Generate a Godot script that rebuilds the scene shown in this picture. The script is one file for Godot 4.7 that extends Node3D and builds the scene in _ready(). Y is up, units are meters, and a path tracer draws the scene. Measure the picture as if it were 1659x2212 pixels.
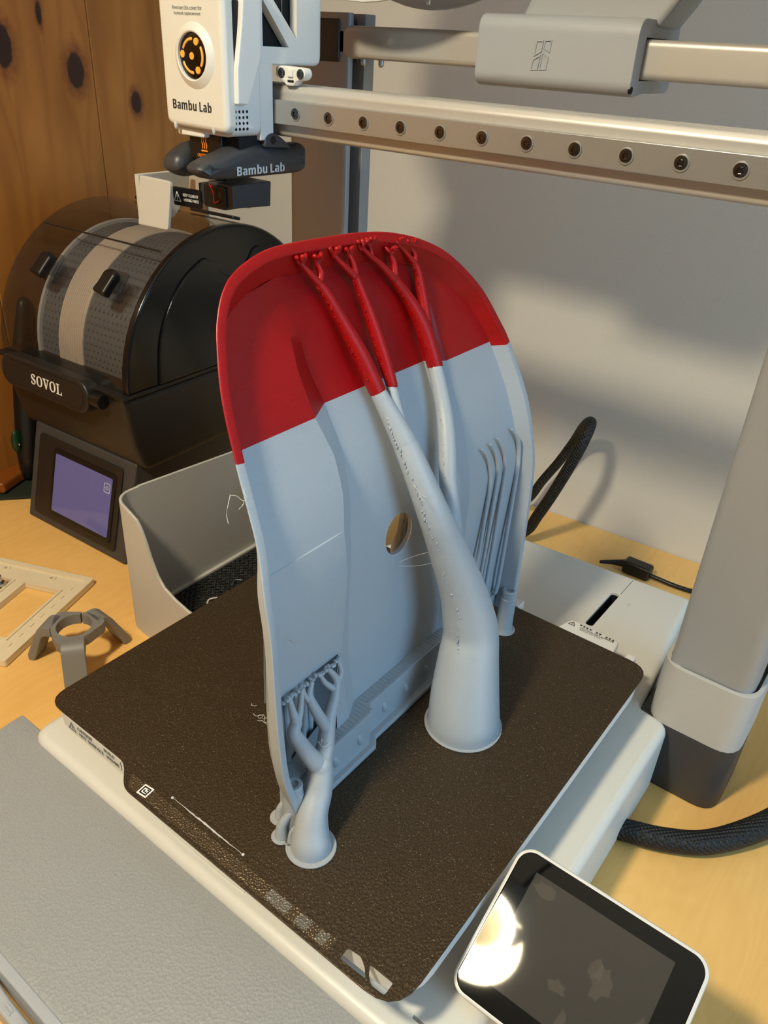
extends Node3D
# A desktop 3D printer with a red and grey printed fender on its plate. World: y up, metres, origin on the plate's top face.

const DESK := -0.088
var M := {}
var taken := {}

class MB:
	var P := PackedVector3Array()
	var smooth := 40.0
	func tri(a: Vector3, b: Vector3, c: Vector3, n: Vector3) -> void:
		var k := (b - a).cross(c - a)
		if k.length_squared() < 1e-20:
			return
		if k.dot(n) > 0.0:
			P.append_array([a, c, b])
		else:
			P.append_array([a, b, c])
	func quad(a: Vector3, b: Vector3, c: Vector3, d: Vector3, n: Vector3) -> void:
		tri(a, b, c, n)
		tri(a, c, d, n)
	func commit() -> ArrayMesh:
		var nt := P.size() / 3
		var fn := PackedVector3Array()
		fn.resize(nt)
		var at := {}
		for t in nt:
			var n := (P[t * 3 + 2] - P[t * 3]).cross(P[t * 3 + 1] - P[t * 3])
			fn[t] = n
			for k in 3:
				var key := Vector3i((P[t * 3 + k] * 100000.0).round())
				if not at.has(key):
					at[key] = PackedInt32Array()
				var l: PackedInt32Array = at[key]
				l.append(t)
				at[key] = l
		var N := PackedVector3Array()
		N.resize(P.size())
		var lim := cos(deg_to_rad(smooth))
		for t in nt:
			var u := fn[t].normalized()
			for k in 3:
				var key := Vector3i((P[t * 3 + k] * 100000.0).round())
				var s := Vector3.ZERO
				for o in at[key]:
					if fn[o].normalized().dot(u) > lim:
						s += fn[o]
				N[t * 3 + k] = s.normalized() if s.length_squared() > 0.0 else u
		var arr := []
		arr.resize(Mesh.ARRAY_MAX)
		arr[Mesh.ARRAY_VERTEX] = P
		arr[Mesh.ARRAY_NORMAL] = N
		var uv := PackedVector2Array()
		uv.resize(P.size())
		arr[Mesh.ARRAY_TEX_UV] = uv
		var am := ArrayMesh.new()
		am.add_surface_from_arrays(Mesh.PRIMITIVE_TRIANGLES, arr)
		return am


func _ready() -> void:
	# camera
	var cam := Camera3D.new()
	cam.name = "camera"
	add_child(cam)
	cam.position = Vector3(0.21244, 0.33037, 0.28418)
	cam.rotation = Vector3(-0.5349, 0.6256, 0.0607)
	cam.fov = 66.01
	cam.near = 0.01
	cam.far = 30.0
	# sky, exposure
	var we := WorldEnvironment.new()
	we.name = "environment"
	var env := Environment.new()
	env.background_mode = Environment.BG_SKY
	var sky := Sky.new()
	var sm := ProceduralSkyMaterial.new()
	sm.sky_top_color = Color(0.55, 0.68, 0.85)
	sm.sky_horizon_color = Color(0.75, 0.82, 0.90)
	sm.ground_bottom_color = Color(0.35, 0.36, 0.36)
	sm.ground_horizon_color = Color(0.6, 0.64, 0.68)
	sky.sky_material = sm
	env.sky = sky
	env.tonemap_mode = Environment.TONE_MAPPER_LINEAR
	env.tonemap_exposure = 1.0
	env.sdfgi_enabled = true
	env.ssao_enabled = true
	env.ssil_enabled = true
	we.environment = env
	add_child(we)
	# daylight coming in at the window on the right
	var day := AreaLight3D.new()
	day.name = "window_daylight"
	day.area_size = Vector2(0.9, 1.3)
	day.light_color = Color(0.62, 0.84, 1.0)
	day.light_energy = 1.75
	day.area_normalize_energy = true
	day.area_range = 8.0
	day.shadow_enabled = true
	add_child(day)
	day.position = Vector3(1.62, 0.66, 0.15)
	day.rotation = Vector3(0, PI / 2, 0)
	materials()
	make_room()
	make_lamp()
	make_printer()
	make_bed()
	make_toolhead()
	make_wiper()
	make_fender()
	make_dryer()
	make_small_things()

func make_lamp() -> void:
	var p := Vector3(-0.045, 0.76, 0.50)
	var l := thing("pendant_lamp", "frosted globe pendant lamp in a white bowl shade above the printer", "lamp", p)
	var b := MB.new()
	blob(b, Transform3D(Basis.from_scale(Vector3.ONE * 0.034), p), 24)
	part("globe", b, M.lamp_glow, l)
	b = MB.new()
	# an open drum: light leaves it upwards and downwards
	lathe(b, [Vector2(0.076, -0.030), Vector2(0.058, 0.060), Vector2(0.055, 0.060), Vector2(0.073, -0.030), Vector2(0.076, -0.030)], Transform3D(Basis.IDENTITY, p), 48)
	tube(b, [[p.x - 0.057, p.y + 0.055, p.z, 0.0015], [p.x + 0.057, p.y + 0.055, p.z, 0.0015]], 6)
	part("shade", b, M.white_enamel, l)
	b = MB.new()
	tube(b, [[p.x, p.y + 0.03, p.z, 0.004], [p.x, 1.72, p.z, 0.004]], 8)
	part("cord", b, M.black_plastic, l)
	var o := OmniLight3D.new()
	o.name = "lamp_light"
	o.light_color = Color(1.0, 0.955, 0.84)
	o.light_energy = 0.68
	o.light_size = 0.045
	o.omni_range = 8.0
	o.omni_attenuation = 2.0
	o.shadow_enabled = true
	l.add_child(o)

func materials() -> void:
	var grain := noise_tex(3, 0.09, 256)
	var fine := noise_tex(4, 0.35, 256, FastNoiseLite.TYPE_SIMPLEX, 2)
	mat("grey_print", Color(0.64, 0.665, 0.69), 0.42)
	mat("red_print", Color(0.60, 0.012, 0.02), 0.42, 0.0, 0.4)
	# layer lines: 0.28 mm apart
	var im := Image.create(4, 32, false, Image.FORMAT_RGB8)
	for y in 32:
		for x in 4:
			var v := 0.5 + 0.5 * sin(TAU * y / 8.0)
			im.set_pixel(x, y, Color(v, v, v))
	var lines := ImageTexture.create_from_image(im)
	for n in ["grey_print", "red_print"]:
		relief(M[n], lines, 0.0020, 0.004)
	mat("brim", Color(0.62, 0.635, 0.65), 0.45)
	mat("hair", Color(0.80, 0.78, 0.76), 0.4)
	mat("cream_plastic", Color(0.84, 0.83, 0.80), 0.38)
	relief(M.cream_plastic, fine, 0.02, 0.0012)
	mat("white_plastic", Color(0.87, 0.86, 0.84), 0.35)
	mat("light_grey_plastic", Color(0.74, 0.73, 0.71), 0.5)
	mat("mid_grey_print", Color(0.64, 0.65, 0.665), 0.5)
	mat("clip_grey", Color(0.47, 0.465, 0.455), 0.5)
	mat("dark_grey_plastic", Color(0.235, 0.23, 0.23), 0.5)
	mat("charcoal_plastic", Color(0.20, 0.205, 0.22), 0.42)
	mat("black_plastic", Color(0.035, 0.035, 0.037), 0.4)
	mat("black_matte", Color(0.012, 0.012, 0.013), 0.8)
	mat("hole_black", Color(0.02, 0.02, 0.022), 0.9)
	mat("aluminium", Color(0.76, 0.745, 0.72), 0.42, 0.45)
	relief(M.aluminium, fine, 0.012, 0.0010)
	mat("column_aluminium", Color(0.64, 0.64, 0.64), 0.45, 0.22)
	relief(M.column_aluminium, fine, 0.012, 0.0010)
	mat("rail_steel", Color(0.66, 0.655, 0.64), 0.30, 0.6)
	mat("screw_steel", Color(0.42, 0.41, 0.40), 0.22, 1.0)
	mat("bright_steel", Color(0.75, 0.75, 0.75), 0.12, 1.0)
	mat("glass_black", Color(0.012, 0.012, 0.014), 0.03)
	mat("screen_area", Color(0.23, 0.22, 0.21), 0.035)
	var sg := mat("smudge", Color(0.80, 0.74, 0.64, 0.030), 0.7)
	sg.transparency = BaseMaterial3D.TRANSPARENCY_ALPHA
	mat("yellow_mark", Color(0.93, 0.66, 0.27), 0.4)
	mat("orange_mark", Color(0.95, 0.55, 0.16), 0.5)
	mat("dark_ink", Color(0.16, 0.15, 0.14), 0.6)
	mat("grey_ink", Color(0.45, 0.45, 0.44), 0.6)
	mat("pale_ink", Color(0.70, 0.73, 0.76), 0.5)
	mat("white_ink", Color(0.90, 0.89, 0.87), 0.5)
	mat("white_enamel", Color(0.85, 0.84, 0.80), 0.5)
	var lg := mat("lamp_glow", Color(0.9, 0.85, 0.7), 0.6)
	lg.emission_enabled = true
	lg.emission = Color(1.0, 0.84, 0.48)
	lg.emission_energy_multiplier = 12.0
	# textured plate: bronze-brown powder coat with a coarse sparkling grain
	var pei := mat("plate_coat", Color(0.87, 0.87, 0.86), 0.45, 0.6)
	var grit := noise_tex(9, 0.11, 512, FastNoiseLite.TYPE_CELLULAR, 1)
	relief(pei, grit, 0.090, 0.028)
	var gi := Image.create(768, 768, false, Image.FORMAT_RGB8)
	var si := Image.create(768, 768, false, Image.FORMAT_RGB8)
	var gn := FastNoiseLite.new()
	gn.seed = 5
	gn.frequency = 0.12
	var flake := RandomNumberGenerator.new()
	flake.seed = 40
	for y in 768:
		for x in 768:
			var e := gn.get_noise_2d(x, y)
			var v := 0.33 + 0.16 * e + flake.randf_range(-0.05, 0.05)
			gi.set_pixel(x, y, Color(v, v * 0.82, v * 0.60))
			var u := 0.90 + 0.10 * e
			si.set_pixel(x, y, Color(u, u, u))
	for k in 1700:
		var fx := flake.randi_range(1, 763)
		var fy := flake.randi_range(1, 763)
		var g := flake.randf_range(0.45, 0.95)
		var big := flake.randf() < 0.25
		for q in [[0, 0], [1, 0], [0, 1], [1, 1], [2, 0], [0, 2], [2, 1], [1, 2]]:
			if flake.randf() < (0.85 if big else 0.4):
				gi.set_pixel(fx + q[0], fy + q[1], Color(g, g * 0.96, g * 0.86))
				if k % 3 == 0:
					si.set_pixel(fx + q[0], fy + q[1], Color(1, 1, 1))
	pei.albedo_texture = ImageTexture.create_from_image(gi)
	var pv := mat("plate_gloss", Color(1.0, 1.0, 1.0), 0.36, 0.5)
	relief(pv, grit, 0.060, 0.05)
	pv.albedo_texture = pei.albedo_texture
	var pw := mat("plate_worn", Color(0.42, 0.395, 0.35), 0.45, 0.3)
	relief(pw, grit, 0.060, 0.06)
	var spk := mat("speckled_grey", Color(0.64, 0.645, 0.645), 0.40, 0.0)
	relief(spk, grit, 0.090, 0.020)
	spk.albedo_texture = ImageTexture.create_from_image(si)
	mat("steel_edge", Color(0.12, 0.11, 0.10), 0.4, 0.8)
	# braided sleeve
	var br := mat("braid", Color(0.020, 0.020, 0.021), 0.55)
	var bi := Image.create(64, 64, false, Image.FORMAT_RGB8)
	for y in 64:
		for x in 64:
			var v := 0.5 + 0.25 * sin(TAU * (x + y) / 16.0) + 0.25 * sin(TAU * (x - y) / 16.0)
			bi.set_pixel(x, y, Color(v, v, v))
	relief(br, ImageTexture.create_from_image(bi), 0.012, 0.12)
	# woven floor mat in the bin
	var wv := mat("woven_mat", Color(0.075, 0.072, 0.066), 0.55)
	relief(wv, ImageTexture.create_from_image(bi), 0.022, 0.25)
	# smoked clear lid
	var lid := mat("smoked_lid", Color(0.10, 0.09, 0.08, 0.30), 0.08)
	lid.transparency = BaseMaterial3D.TRANSPARENCY_ALPHA
	mat("dryer_black", Color(0.085, 0.080, 0.076), 0.38)
	mat("dryer_body", Color(0.115, 0.105, 0.098), 0.42)
	mat("end_cap_black", Color(0.050, 0.050, 0.053), 0.16)
	mat("filament_white", Color(0.84, 0.77, 0.70), 0.5)
	var dots := mat("dotted_drum", Color(0.42, 0.44, 0.46), 0.6)
	var di := Image.create(64, 64, false, Image.FORMAT_RGB8)
	di.fill(Color(1, 1, 1))
	for y in 64:
		for x in 64:
			var cxx := fmod(x + (16.0 if y >= 32 else 0.0), 32.0) - 16.0
			var cyy := fmod(float(y), 32.0) - 16.0
			if cxx * cxx + cyy * cyy < 30.0:
				di.set_pixel(x, y, Color(0.45, 0.45, 0.46))
	dots.albedo_texture = ImageTexture.create_from_image(di)
	dots.uv1_triplanar = true
	dots.uv1_scale = Vector3.ONE / 0.011
	var ds := mat("dryer_screen_glow", Color(0.30, 0.29, 0.36), 0.06)
	ds.emission_enabled = true
	ds.emission = Color(0.44, 0.42, 0.70)
	ds.emission_energy_multiplier = 0.30
	mat("screen_icon", Color(0.75, 0.78, 0.88), 0.3)
	mat("red_filament", Color(0.75, 0.06, 0.06), 0.4)
	mat("ivory_plastic", Color(0.88, 0.82, 0.70), 0.4)
	mat("mat_green", Color(0.10, 0.13, 0.075), 0.7)
	mat("device_green", Color(0.03, 0.20, 0.10), 0.4)
	mat("amber_plastic", Color(0.50, 0.27, 0.09), 0.25)
	mat("brass", Color(0.55, 0.42, 0.18), 0.3, 1.0)
	var wall := mat("wall_paint", Color(0.87, 0.845, 0.80), 0.85)
	relief(wall, grain, 0.05, 0.008)
	mat("ceiling_paint", Color(0.88, 0.87, 0.84), 0.9)
	mat("floor_wood", Color(0.42, 0.30, 0.20), 0.5)

# birch desk top: pale, faint long rays and cloudy flames
func birch() -> StandardMaterial3D:
	var n := FastNoiseLite.new()
	n.seed = 21
	n.frequency = 0.008
	n.fractal_octaves = 4
	var n2 := FastNoiseLite.new()
	n2.seed = 22
	n2.frequency = 0.05
	var s := 512
	var im := Image.create(s, s, false, Image.FORMAT_RGB8)
	for y in s:
		for x in s:
			var a := n.get_noise_2d(x * 1.0, y * 0.30)
			var ringv := 0.5 + 0.5 * sin((a * 9.0 + x * 0.010) * TAU)
			var fleck := n2.get_noise_2d(x * 3.0, y * 0.25)
			var v := clampf(0.62 + 0.22 * a + 0.10 * (ringv - 0.5) + 0.10 * fleck, 0.0, 1.0)
			im.set_pixel(x, y, Color(0.86, 0.64, 0.345).lerp(Color(0.96, 0.79, 0.49), v))
	var m := mat("birch", Color(1, 1, 1), 0.42)
	m.albedo_texture = ImageTexture.create_from_image(im)
	m.uv1_triplanar = true
	m.uv1_scale = Vector3.ONE / 0.55
	return m

# knotty pine: the board's long way is v; knots are [z, y, half width, half height] in world places
func pine(called: String, z0: float, knots: Array, seed_: int) -> StandardMaterial3D:
	var n := FastNoiseLite.new()
	n.seed = seed_
	n.frequency = 1.0
	n.fractal_octaves = 3
	var w := 192
	var h := 640
	var im := Image.create(w, h, false, Image.FORMAT_RGB8)
	for j in h:
		var y := -0.10 + 0.60 * (1.0 - (j + 0.5) / h)
		for i in w:
			var z := z0 + 0.14 * (i + 0.5) / w
			var bend := 0.0
			var dark := 0.0
			var red := 0.0
			for k in knots:
				var dz: float = (z - k[0]) / k[2]
				var dy: float = (y - k[1]) / k[3]
				var d := sqrt(dz * dz + dy * dy) * (1.0 + 0.10 * n.get_noise_2d(z * 90.0 + k[0] * 50, y * 90.0))
				bend += (1.0 if dz > 0 else -1.0) * k[2] * 2.2 * exp(-absf(dz) * 0.30) * exp(-dy * dy * 0.06) * 0.9
				dark = maxf(dark, 1.0 - smoothstep(0.88, 1.10, d))
				red = maxf(red, 0.75 * (1.0 - smoothstep(1.0, 2.1, d)))
			var g := (z - bend * 1.6) * 42.0 + 1.3 * n.get_noise_2d(z * 14.0, y * 2.2)
			var ringv := 0.5 + 0.5 * sin(g * TAU * 0.9)
			var cloud := n.get_noise_2d(z * 12.0 + 40.0, y * 5.0)
			var c := Color(0.66, 0.445, 0.205).lerp(Color(0.52, 0.325, 0.125), clampf(0.30 * ringv * ringv + 0.35 + 0.55 * cloud, 0.0, 1.0))
			c = c.lerp(Color(0.33, 0.14, 0.055), red * (0.65 + 0.35 * n.get_noise_2d(z * 140.0, y * 140.0)))
			c = c.lerp(Color(0.150, 0.062, 0.034), dark)
			im.set_pixel(i, j, c)
	var m := mat(called, Color(1, 1, 1), 0.42)
	m.albedo_texture = ImageTexture.create_from_image(im)
	return m

func make_room() -> void:
	var desk_m := birch()
	# back wall: z = -0.4157 - 0.0625 x, the pine wall square to it
	var wz := func(x: float) -> float: return -0.4157 - 0.0625 * x
	var px := func(z: float) -> float: return -0.5507 + 0.0625 * (z + 0.381)
	var b := MB.new()
	slab(b, [Vector2(-0.62, wz.call(-0.62)), Vector2(1.9, wz.call(1.9)), Vector2(1.9, wz.call(1.9) - 0.1), Vector2(-0.62, wz.call(-0.62) - 0.1)], -0.84, 1.75)
	struct("wall_back", b, M.wall_paint)
	b = MB.new()
	slab(b, [Vector2(px.call(-0.5) - 0.022, -0.5), Vector2(px.call(2.4) - 0.022, 2.4), Vector2(px.call(2.4) - 0.12, 2.4), Vector2(px.call(-0.5) - 0.12, -0.5)], -0.84, 1.75)
	var left := struct("wall_left", b, M.floor_wood)
	var texs := [pine("pine_a", -0.377, [[-0.2854, 0.2655, 0.0062, 0.0098]], 31), pine("pine_b", -0.237, [[-0.2165, 0.2935, 0.0090, 0.0145], [-0.1440, 0.3120, 0.0090, 0.0170], [-0.1850, 0.338, 0.0026, 0.009]], 32), pine("pine_c", 0.0, [[0.06, 0.30, 0.009, 0.016], [0.10, 0.05, 0.008, 0.012]], 33)]
	for k in 20:
		var z0 := -0.377 + 0.14 * k
		if z0 > 2.35:
			break
		var st := SurfaceTool.new()
		st.begin(Mesh.PRIMITIVE_TRIANGLES)
		var e := 0.0012
		# front face with a small chamfer at each long edge; v runs with height
		var cuts := [[0.0, -e * 1.6], [e, 0.0], [0.14 - e, 0.0], [0.14 - 0.0001, -e * 1.6]]
		for c in 3:
			for strip in 5:
				var y0 := -0.84 + 0.52 * strip
				var y1 := minf(y0 + 0.52, 1.75)
				var q := []
				for v in [[c, y0], [c + 1, y0], [c + 1, y1], [c, y1]]:
					var zz: float = z0 + cuts[v[0]][0]
					q.append([Vector3(px.call(zz) + cuts[v[0]][1], v[1], zz), Vector2(cuts[v[0]][0] / 0.14, 1.0 - (v[1] + 0.10) / 0.60)])
				for t in [0, 1, 2, 0, 2, 3]:
					st.set_uv(q[t][1])
					st.set_normal(Vector3(1.0, 0.0, [-0.8, -0.06, 0.8][c]).normalized())
					st.add_vertex(q[t][0])
		var o := put("plank", st.commit(), texs[mini(k, 2)], left)
	b = MB.new()
	slab(b, [Vector2(-0.8, 2.5), Vector2(1.9, 2.5), Vector2(1.9, -0.65), Vector2(-0.8, -0.65)], -0.94, -0.838)
	struct("floor", b, M.floor_wood)
	b = MB.new()
	slab(b, [Vector2(-0.8, 2.5), Vector2(1.9, 2.5), Vector2(1.9, -0.65), Vector2(-0.8, -0.65)], 1.72, 1.82)
	struct("ceiling", b, M.ceiling_paint)
	b = MB.new()
	box(b, Vector3(-0.8, -0.84, 2.4), Vector3(1.9, 1.75, 2.5))
	struct("wall_front", b, M.wall_paint)
	# right wall with the window's opening
	b = MB.new()
	loaf(b, [Vector2(-0.65, -0.84), Vector2(2.4, -0.84), Vector2(2.4, 1.75), Vector2(-0.65, 1.75)], 1.70, 1.80, 0.0, 0.0, [[Vector2(-0.30, 0.0), Vector2(0.60, 0.0), Vector2(0.60, 1.30), Vector2(-0.30, 1.30)]])
	struct("wall_right", b, M.wall_paint)
	b = MB.new()
	loaf(b, [Vector2(-0.30, 0.0), Vector2(0.60, 0.0), Vector2(0.60, 1.30), Vector2(-0.30, 1.30)], 1.73, 1.78, 0.0, 0.0, [[Vector2(-0.26, 0.04), Vector2(0.13, 0.04), Vector2(0.13, 1.26), Vector2(-0.26, 1.26)], [Vector2(0.17, 0.04), Vector2(0.56, 0.04), Vector2(0.56, 1.26), Vector2(0.17, 1.26)]])
	struct("window_1", b, M.white_enamel)
	# the desk
	b = MB.new()
	slab(b, [Vector2(px.call(1.0) + 0.001, 0.62), Vector2(1.05, 0.62), Vector2(1.05, wz.call(1.05) + 0.001), Vector2(px.call(-0.36) + 0.002, wz.call(-0.54) + 0.001)], DESK - 0.03, DESK, 0.0, 0.002)
	var d := thing("desk", "pale birch desk carrying the printer and dryer, its back edge against the painted wall", "desk", Vector3(0.25, DESK, 0.1))
	part("desk_top", b, desk_m, d)
	for x in [-0.40, 1.0]:
		for z in [-0.34, 0.56]:
			b = MB.new()
			slab(b, [Vector2(x - 0.03, z - 0.03), Vector2(x + 0.03, z - 0.03), Vector2(x + 0.03, z + 0.03), Vector2(x - 0.03, z + 0.03)], -0.838, DESK - 0.03, 0.004, 0.001)
			part("leg", b, desk_m, d)

# ---------- nodes ----------
func numbered(n: String) -> String:
	var k: int = taken.get(n, -1) + 1
	taken[n] = k
	return n if k == 0 else "%s_%03d" % [n, k]

func tag(o, label: String, category: String, group := "") -> void:
	o.set_meta("label", label)
	o.set_meta("category", category)
	if group != "":
		o.set_meta("group", group)

func thing(called: String, label: String, category: String, at := Vector3.ZERO, group := "") -> Node3D:
	var o := Node3D.new()
	o.name = numbered(called)
	add_child(o)
	o.position = at
	tag(o, label, category, group)
	return o

func put(called: String, mesh: Mesh, m: Material, parent: Node3D, label := "") -> MeshInstance3D:
	var o := MeshInstance3D.new()
	o.name = called
	o.mesh = mesh
	o.material_override = m
	parent.add_child(o, true)
	if label != "":
		o.set_meta("label", label)
	return o

# a part whose mesh is written in world places
func part(called: String, b: MB, m: Material, parent: Node3D, label := "") -> MeshInstance3D:
	var o := put(called, b.commit(), m, parent, label)
	if parent.get_parent() == self:
		o.position = -parent.position
	return o

func struct(called: String, b: MB, m: Material) -> MeshInstance3D:
	var o := MeshInstance3D.new()
	o.name = numbered(called)
	o.mesh = b.commit()
	o.material_override = m
	add_child(o)
	o.set_meta("kind", "structure")
	return o

# ---------- shapes ----------
func ccw(p: PackedVector2Array) -> PackedVector2Array:
	var s := 0.0
	for i in p.size():
		s += p[i].cross(p[(i + 1) % p.size()])
	if s < 0.0:
		var q := p.duplicate()
		q.reverse()
		return q
	return p

func rrect(w: float, h: float, r: float, n := 6, at := Vector2.ZERO) -> PackedVector2Array:
	var p := PackedVector2Array()
	for c in 4:
		var cx := (w / 2 - r) * (1 if c == 0 or c == 3 else -1)
		var cy := (h / 2 - r) * (1 if c < 2 else -1)
		for k in n + 1:
			var a := PI / 2 * (c + float(k) / n)
			p.append(at + Vector2(cx + r * cos(a), cy + r * sin(a)))
	return p

func rpoly(src: Array, r, n := 5) -> PackedVector2Array:
	var p := PackedVector2Array()
	for i in src.size():
		var b: Vector2 = src[i]
		var a: Vector2 = src[(i - 1 + src.size()) % src.size()]
		var c: Vector2 = src[(i + 1) % src.size()]
		var rr: float = r[i] if r is Array else r
		if rr <= 0.0:
			p.append(b)
			continue
		var da := minf(rr, a.distance_to(b) * 0.49)
		var dc := minf(rr, c.distance_to(b) * 0.49)
		var s := b + (a - b).normalized() * da
		var e := b + (c - b).normalized() * dc
		for k in n + 1:
			var t := float(k) / n
			p.append(s * (1 - t) * (1 - t) + b * 2 * t * (1 - t) + e * t * t)
	return p

func circle(r: float, n := 24, at := Vector2.ZERO, ry := -1.0) -> PackedVector2Array:
	var p := PackedVector2Array()
	for k in n:
		p.append(at + Vector2(r * cos(TAU * k / n), (r if ry < 0 else ry) * sin(TAU * k / n)))
	return p

func normals2(p: PackedVector2Array) -> PackedVector2Array:
	var m := PackedVector2Array()
	for i in p.size():
		var a := (p[i] - p[(i - 1 + p.size()) % p.size()]).normalized()
		var b := (p[(i + 1) % p.size()] - p[i]).normalized()
		var na := Vector2(a.y, -a.x)
		var nb := Vector2(b.y, -b.x)
		m.append((na + nb) / maxf(1.0 + na.dot(nb), 0.3))
	return m

func cap_pieces(outer: PackedVector2Array, holes: Array) -> Array:
	if holes.is_empty():
		return [outer]
	var xs := []
	for h in holes:
		var s := Vector2.ZERO
		for v in h:
			s += v
		xs.append(s.x / h.size())
	xs.sort()
	var cuts := [-100.0]
	for x in xs:
		if x - cuts[-1] > 0.0002:
			cuts.append(x)
	cuts.append(100.0)
	var out := []
	for i in cuts.size() - 1:
		var strip := PackedVector2Array([Vector2(cuts[i], -100), Vector2(cuts[i + 1], -100), Vector2(cuts[i + 1], 100), Vector2(cuts[i], 100)])
		var pieces := scaled_bool(outer, strip, true)
		for h in holes:
			var rest := []
			for q in pieces:
				rest.append_array(scaled_bool(q, h, false))
			pieces = rest
		out.append_array(pieces)
	return out

func scaled_bool(a: PackedVector2Array, b: PackedVector2Array, meet: bool) -> Array:
	var k := 1000.0
	var A := Transform2D(0, Vector2(k, k), 0, Vector2.ZERO) * a
	var B := Transform2D(0, Vector2(k, k), 0, Vector2.ZERO) * b
	var R: Array = Geometry2D.intersect_polygons(A, B) if meet else Geometry2D.clip_polygons(A, B)
	var out := []
	for r in R:
		out.append(Transform2D(0, Vector2(1 / k, 1 / k), 0, Vector2.ZERO) * r)
	return out

# an outline whose inset has crossed itself at tight corners, made simple again
func tidy(p: PackedVector2Array) -> PackedVector2Array:
	var big: PackedVector2Array = Transform2D(0, Vector2(1000, 1000), 0, Vector2.ZERO) * p
	if not Geometry2D.triangulate_polygon(big).is_empty():
		return p
	var best := PackedVector2Array()
	for grow in [0.004, 0.02, 0.08]:
		for q in Geometry2D.offset_polygon(big, grow):
			for r in Geometry2D.offset_polygon(q, -grow):
				if r.size() > best.size() and not Geometry2D.triangulate_polygon(r).is_empty():
					best = r
		if best.size() > 0:
			break
	if best.is_empty():
		var hull := Geometry2D.convex_hull(big)
		hull.remove_at(hull.size() - 1)
		best = hull
	return Transform2D(0, Vector2(0.001, 0.001), 0, Vector2.ZERO) * best

func cap(b: MB, outer: PackedVector2Array, holes: Array, z: float, up: float, xf: Transform3D) -> void:
	var n := xf.basis * Vector3(0, 0, up)
	for q in cap_pieces(tidy(outer), holes):
		var big: PackedVector2Array = Transform2D(0, Vector2(1000, 1000), 0, Vector2.ZERO) * q
		var ix := Geometry2D.triangulate_polygon(big)
		for t in ix.size() / 3:
			var v := []
			for k in 3:
				var w: Vector2 = q[ix[t * 3 + k]]
				v.append(xf * Vector3(w.x, w.y, z))
			b.tri(v[0], v[1], v[2], n)

# a polygon drawn in the local xy plane, pushed from z = 0 to d, with rounded edges
func ext(b: MB, poly: PackedVector2Array, d: float, bev := 0.0, xf := Transform3D.IDENTITY, holes := [], both := true) -> void:
	poly = ccw(poly)
	var m := normals2(poly)
	var rings := []   # [inset, z]
	var steps := 4 if bev > 0.0012 else 2
	if bev > 0.0:
		if both:
			for k in steps + 1:
				var a := PI / 2 * k / steps
				rings.append([bev * (1 - sin(a)), bev * (1 - cos(a))])
		else:
			rings.append([0.0, 0.0])
		for k in steps + 1:
			var a := PI / 2 * k / steps
			rings.append([bev * (1 - cos(a)), d - bev * (1 - sin(a))])
	else:
		rings = [[0.0, 0.0], [0.0, d]]
	var n := poly.size()
	var ends := []
	for r in rings:
		var q := PackedVector2Array()
		for i in n:
			q.append(poly[i] - m[i] * r[0])
		ends.append(q)
	for r in rings.size() - 1:
		for i in n:
			var j := (i + 1) % n
			var e := poly[j] - poly[i]
			var dz: float = rings[r + 1][1] - rings[r][1]
			var di: float = rings[r + 1][0] - rings[r][0]
			var h := xf.basis * (Vector3(e.y, -e.x, 0).normalized() * maxf(absf(dz), 1e-7) + Vector3(0, 0, di))
			b.quad(xf * Vector3(ends[r][i].x, ends[r][i].y, rings[r][1]), xf * Vector3(ends[r][j].x, ends[r][j].y, rings[r][1]), xf * Vector3(ends[r + 1][j].x, ends[r + 1][j].y, rings[r + 1][1]), xf * Vector3(ends[r + 1][i].x, ends[r + 1][i].y, rings[r + 1][1]), h)
	cap(b, ends[0], holes, rings[0][1], -1.0, xf)
	cap(b, ends[-1], holes, rings[-1][1], 1.0, xf)
	for hh in holes:
		var h2 := ccw(hh)
		for i in h2.size():
			var p: Vector2 = h2[i]
			var q: Vector2 = h2[(i + 1) % h2.size()]
			var e := q - p
			b.quad(xf * Vector3(p.x, p.y, rings[0][1]), xf * Vector3(q.x, q.y, rings[0][1]), xf * Vector3(q.x, q.y, rings[-1][1]), xf * Vector3(p.x, p.y, rings[-1][1]), xf.basis * Vector3(-e.y, e.x, 0))

func at(x: float, y: float, z: float) -> Transform3D:
	return Transform3D(Basis.IDENTITY, Vector3(x, y, z))

# frames: XF_Y draws the polygon in (x, -z) and pushes up; XF_X draws it in (z, y) and pushes along +x... each right handed
func up_from(x: float, y: float, z: float) -> Transform3D:      # polygon (x, z') with z' = -z
	return Transform3D(Basis(Vector3(1, 0, 0), Vector3(0, 0, -1), Vector3(0, 1, 0)), Vector3(x, y, z))

func side_from(x: float, y: float, z: float) -> Transform3D:    # polygon (-z, y), pushed along +x
	return Transform3D(Basis(Vector3(0, 0, -1), Vector3(0, 1, 0), Vector3(1, 0, 0)), Vector3(x, y, z))

# polygon given in world (x, z), pushed up from y0 to y1
func slab(b: MB, xz: Array, y0: float, y1: float, r = 0.0, bev := 0.0, holes := []) -> void:
	var p := []
	for v in xz:
		p.append(Vector2(v.x, -v.y))
	var hs := []
	for h in holes:
		var q := PackedVector2Array()
		for v in h:
			q.append(Vector2(v.x, -v.y))
		hs.append(q)
	ext(b, rpoly(p, r), y1 - y0, bev, up_from(0, y0, 0), hs)

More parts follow.
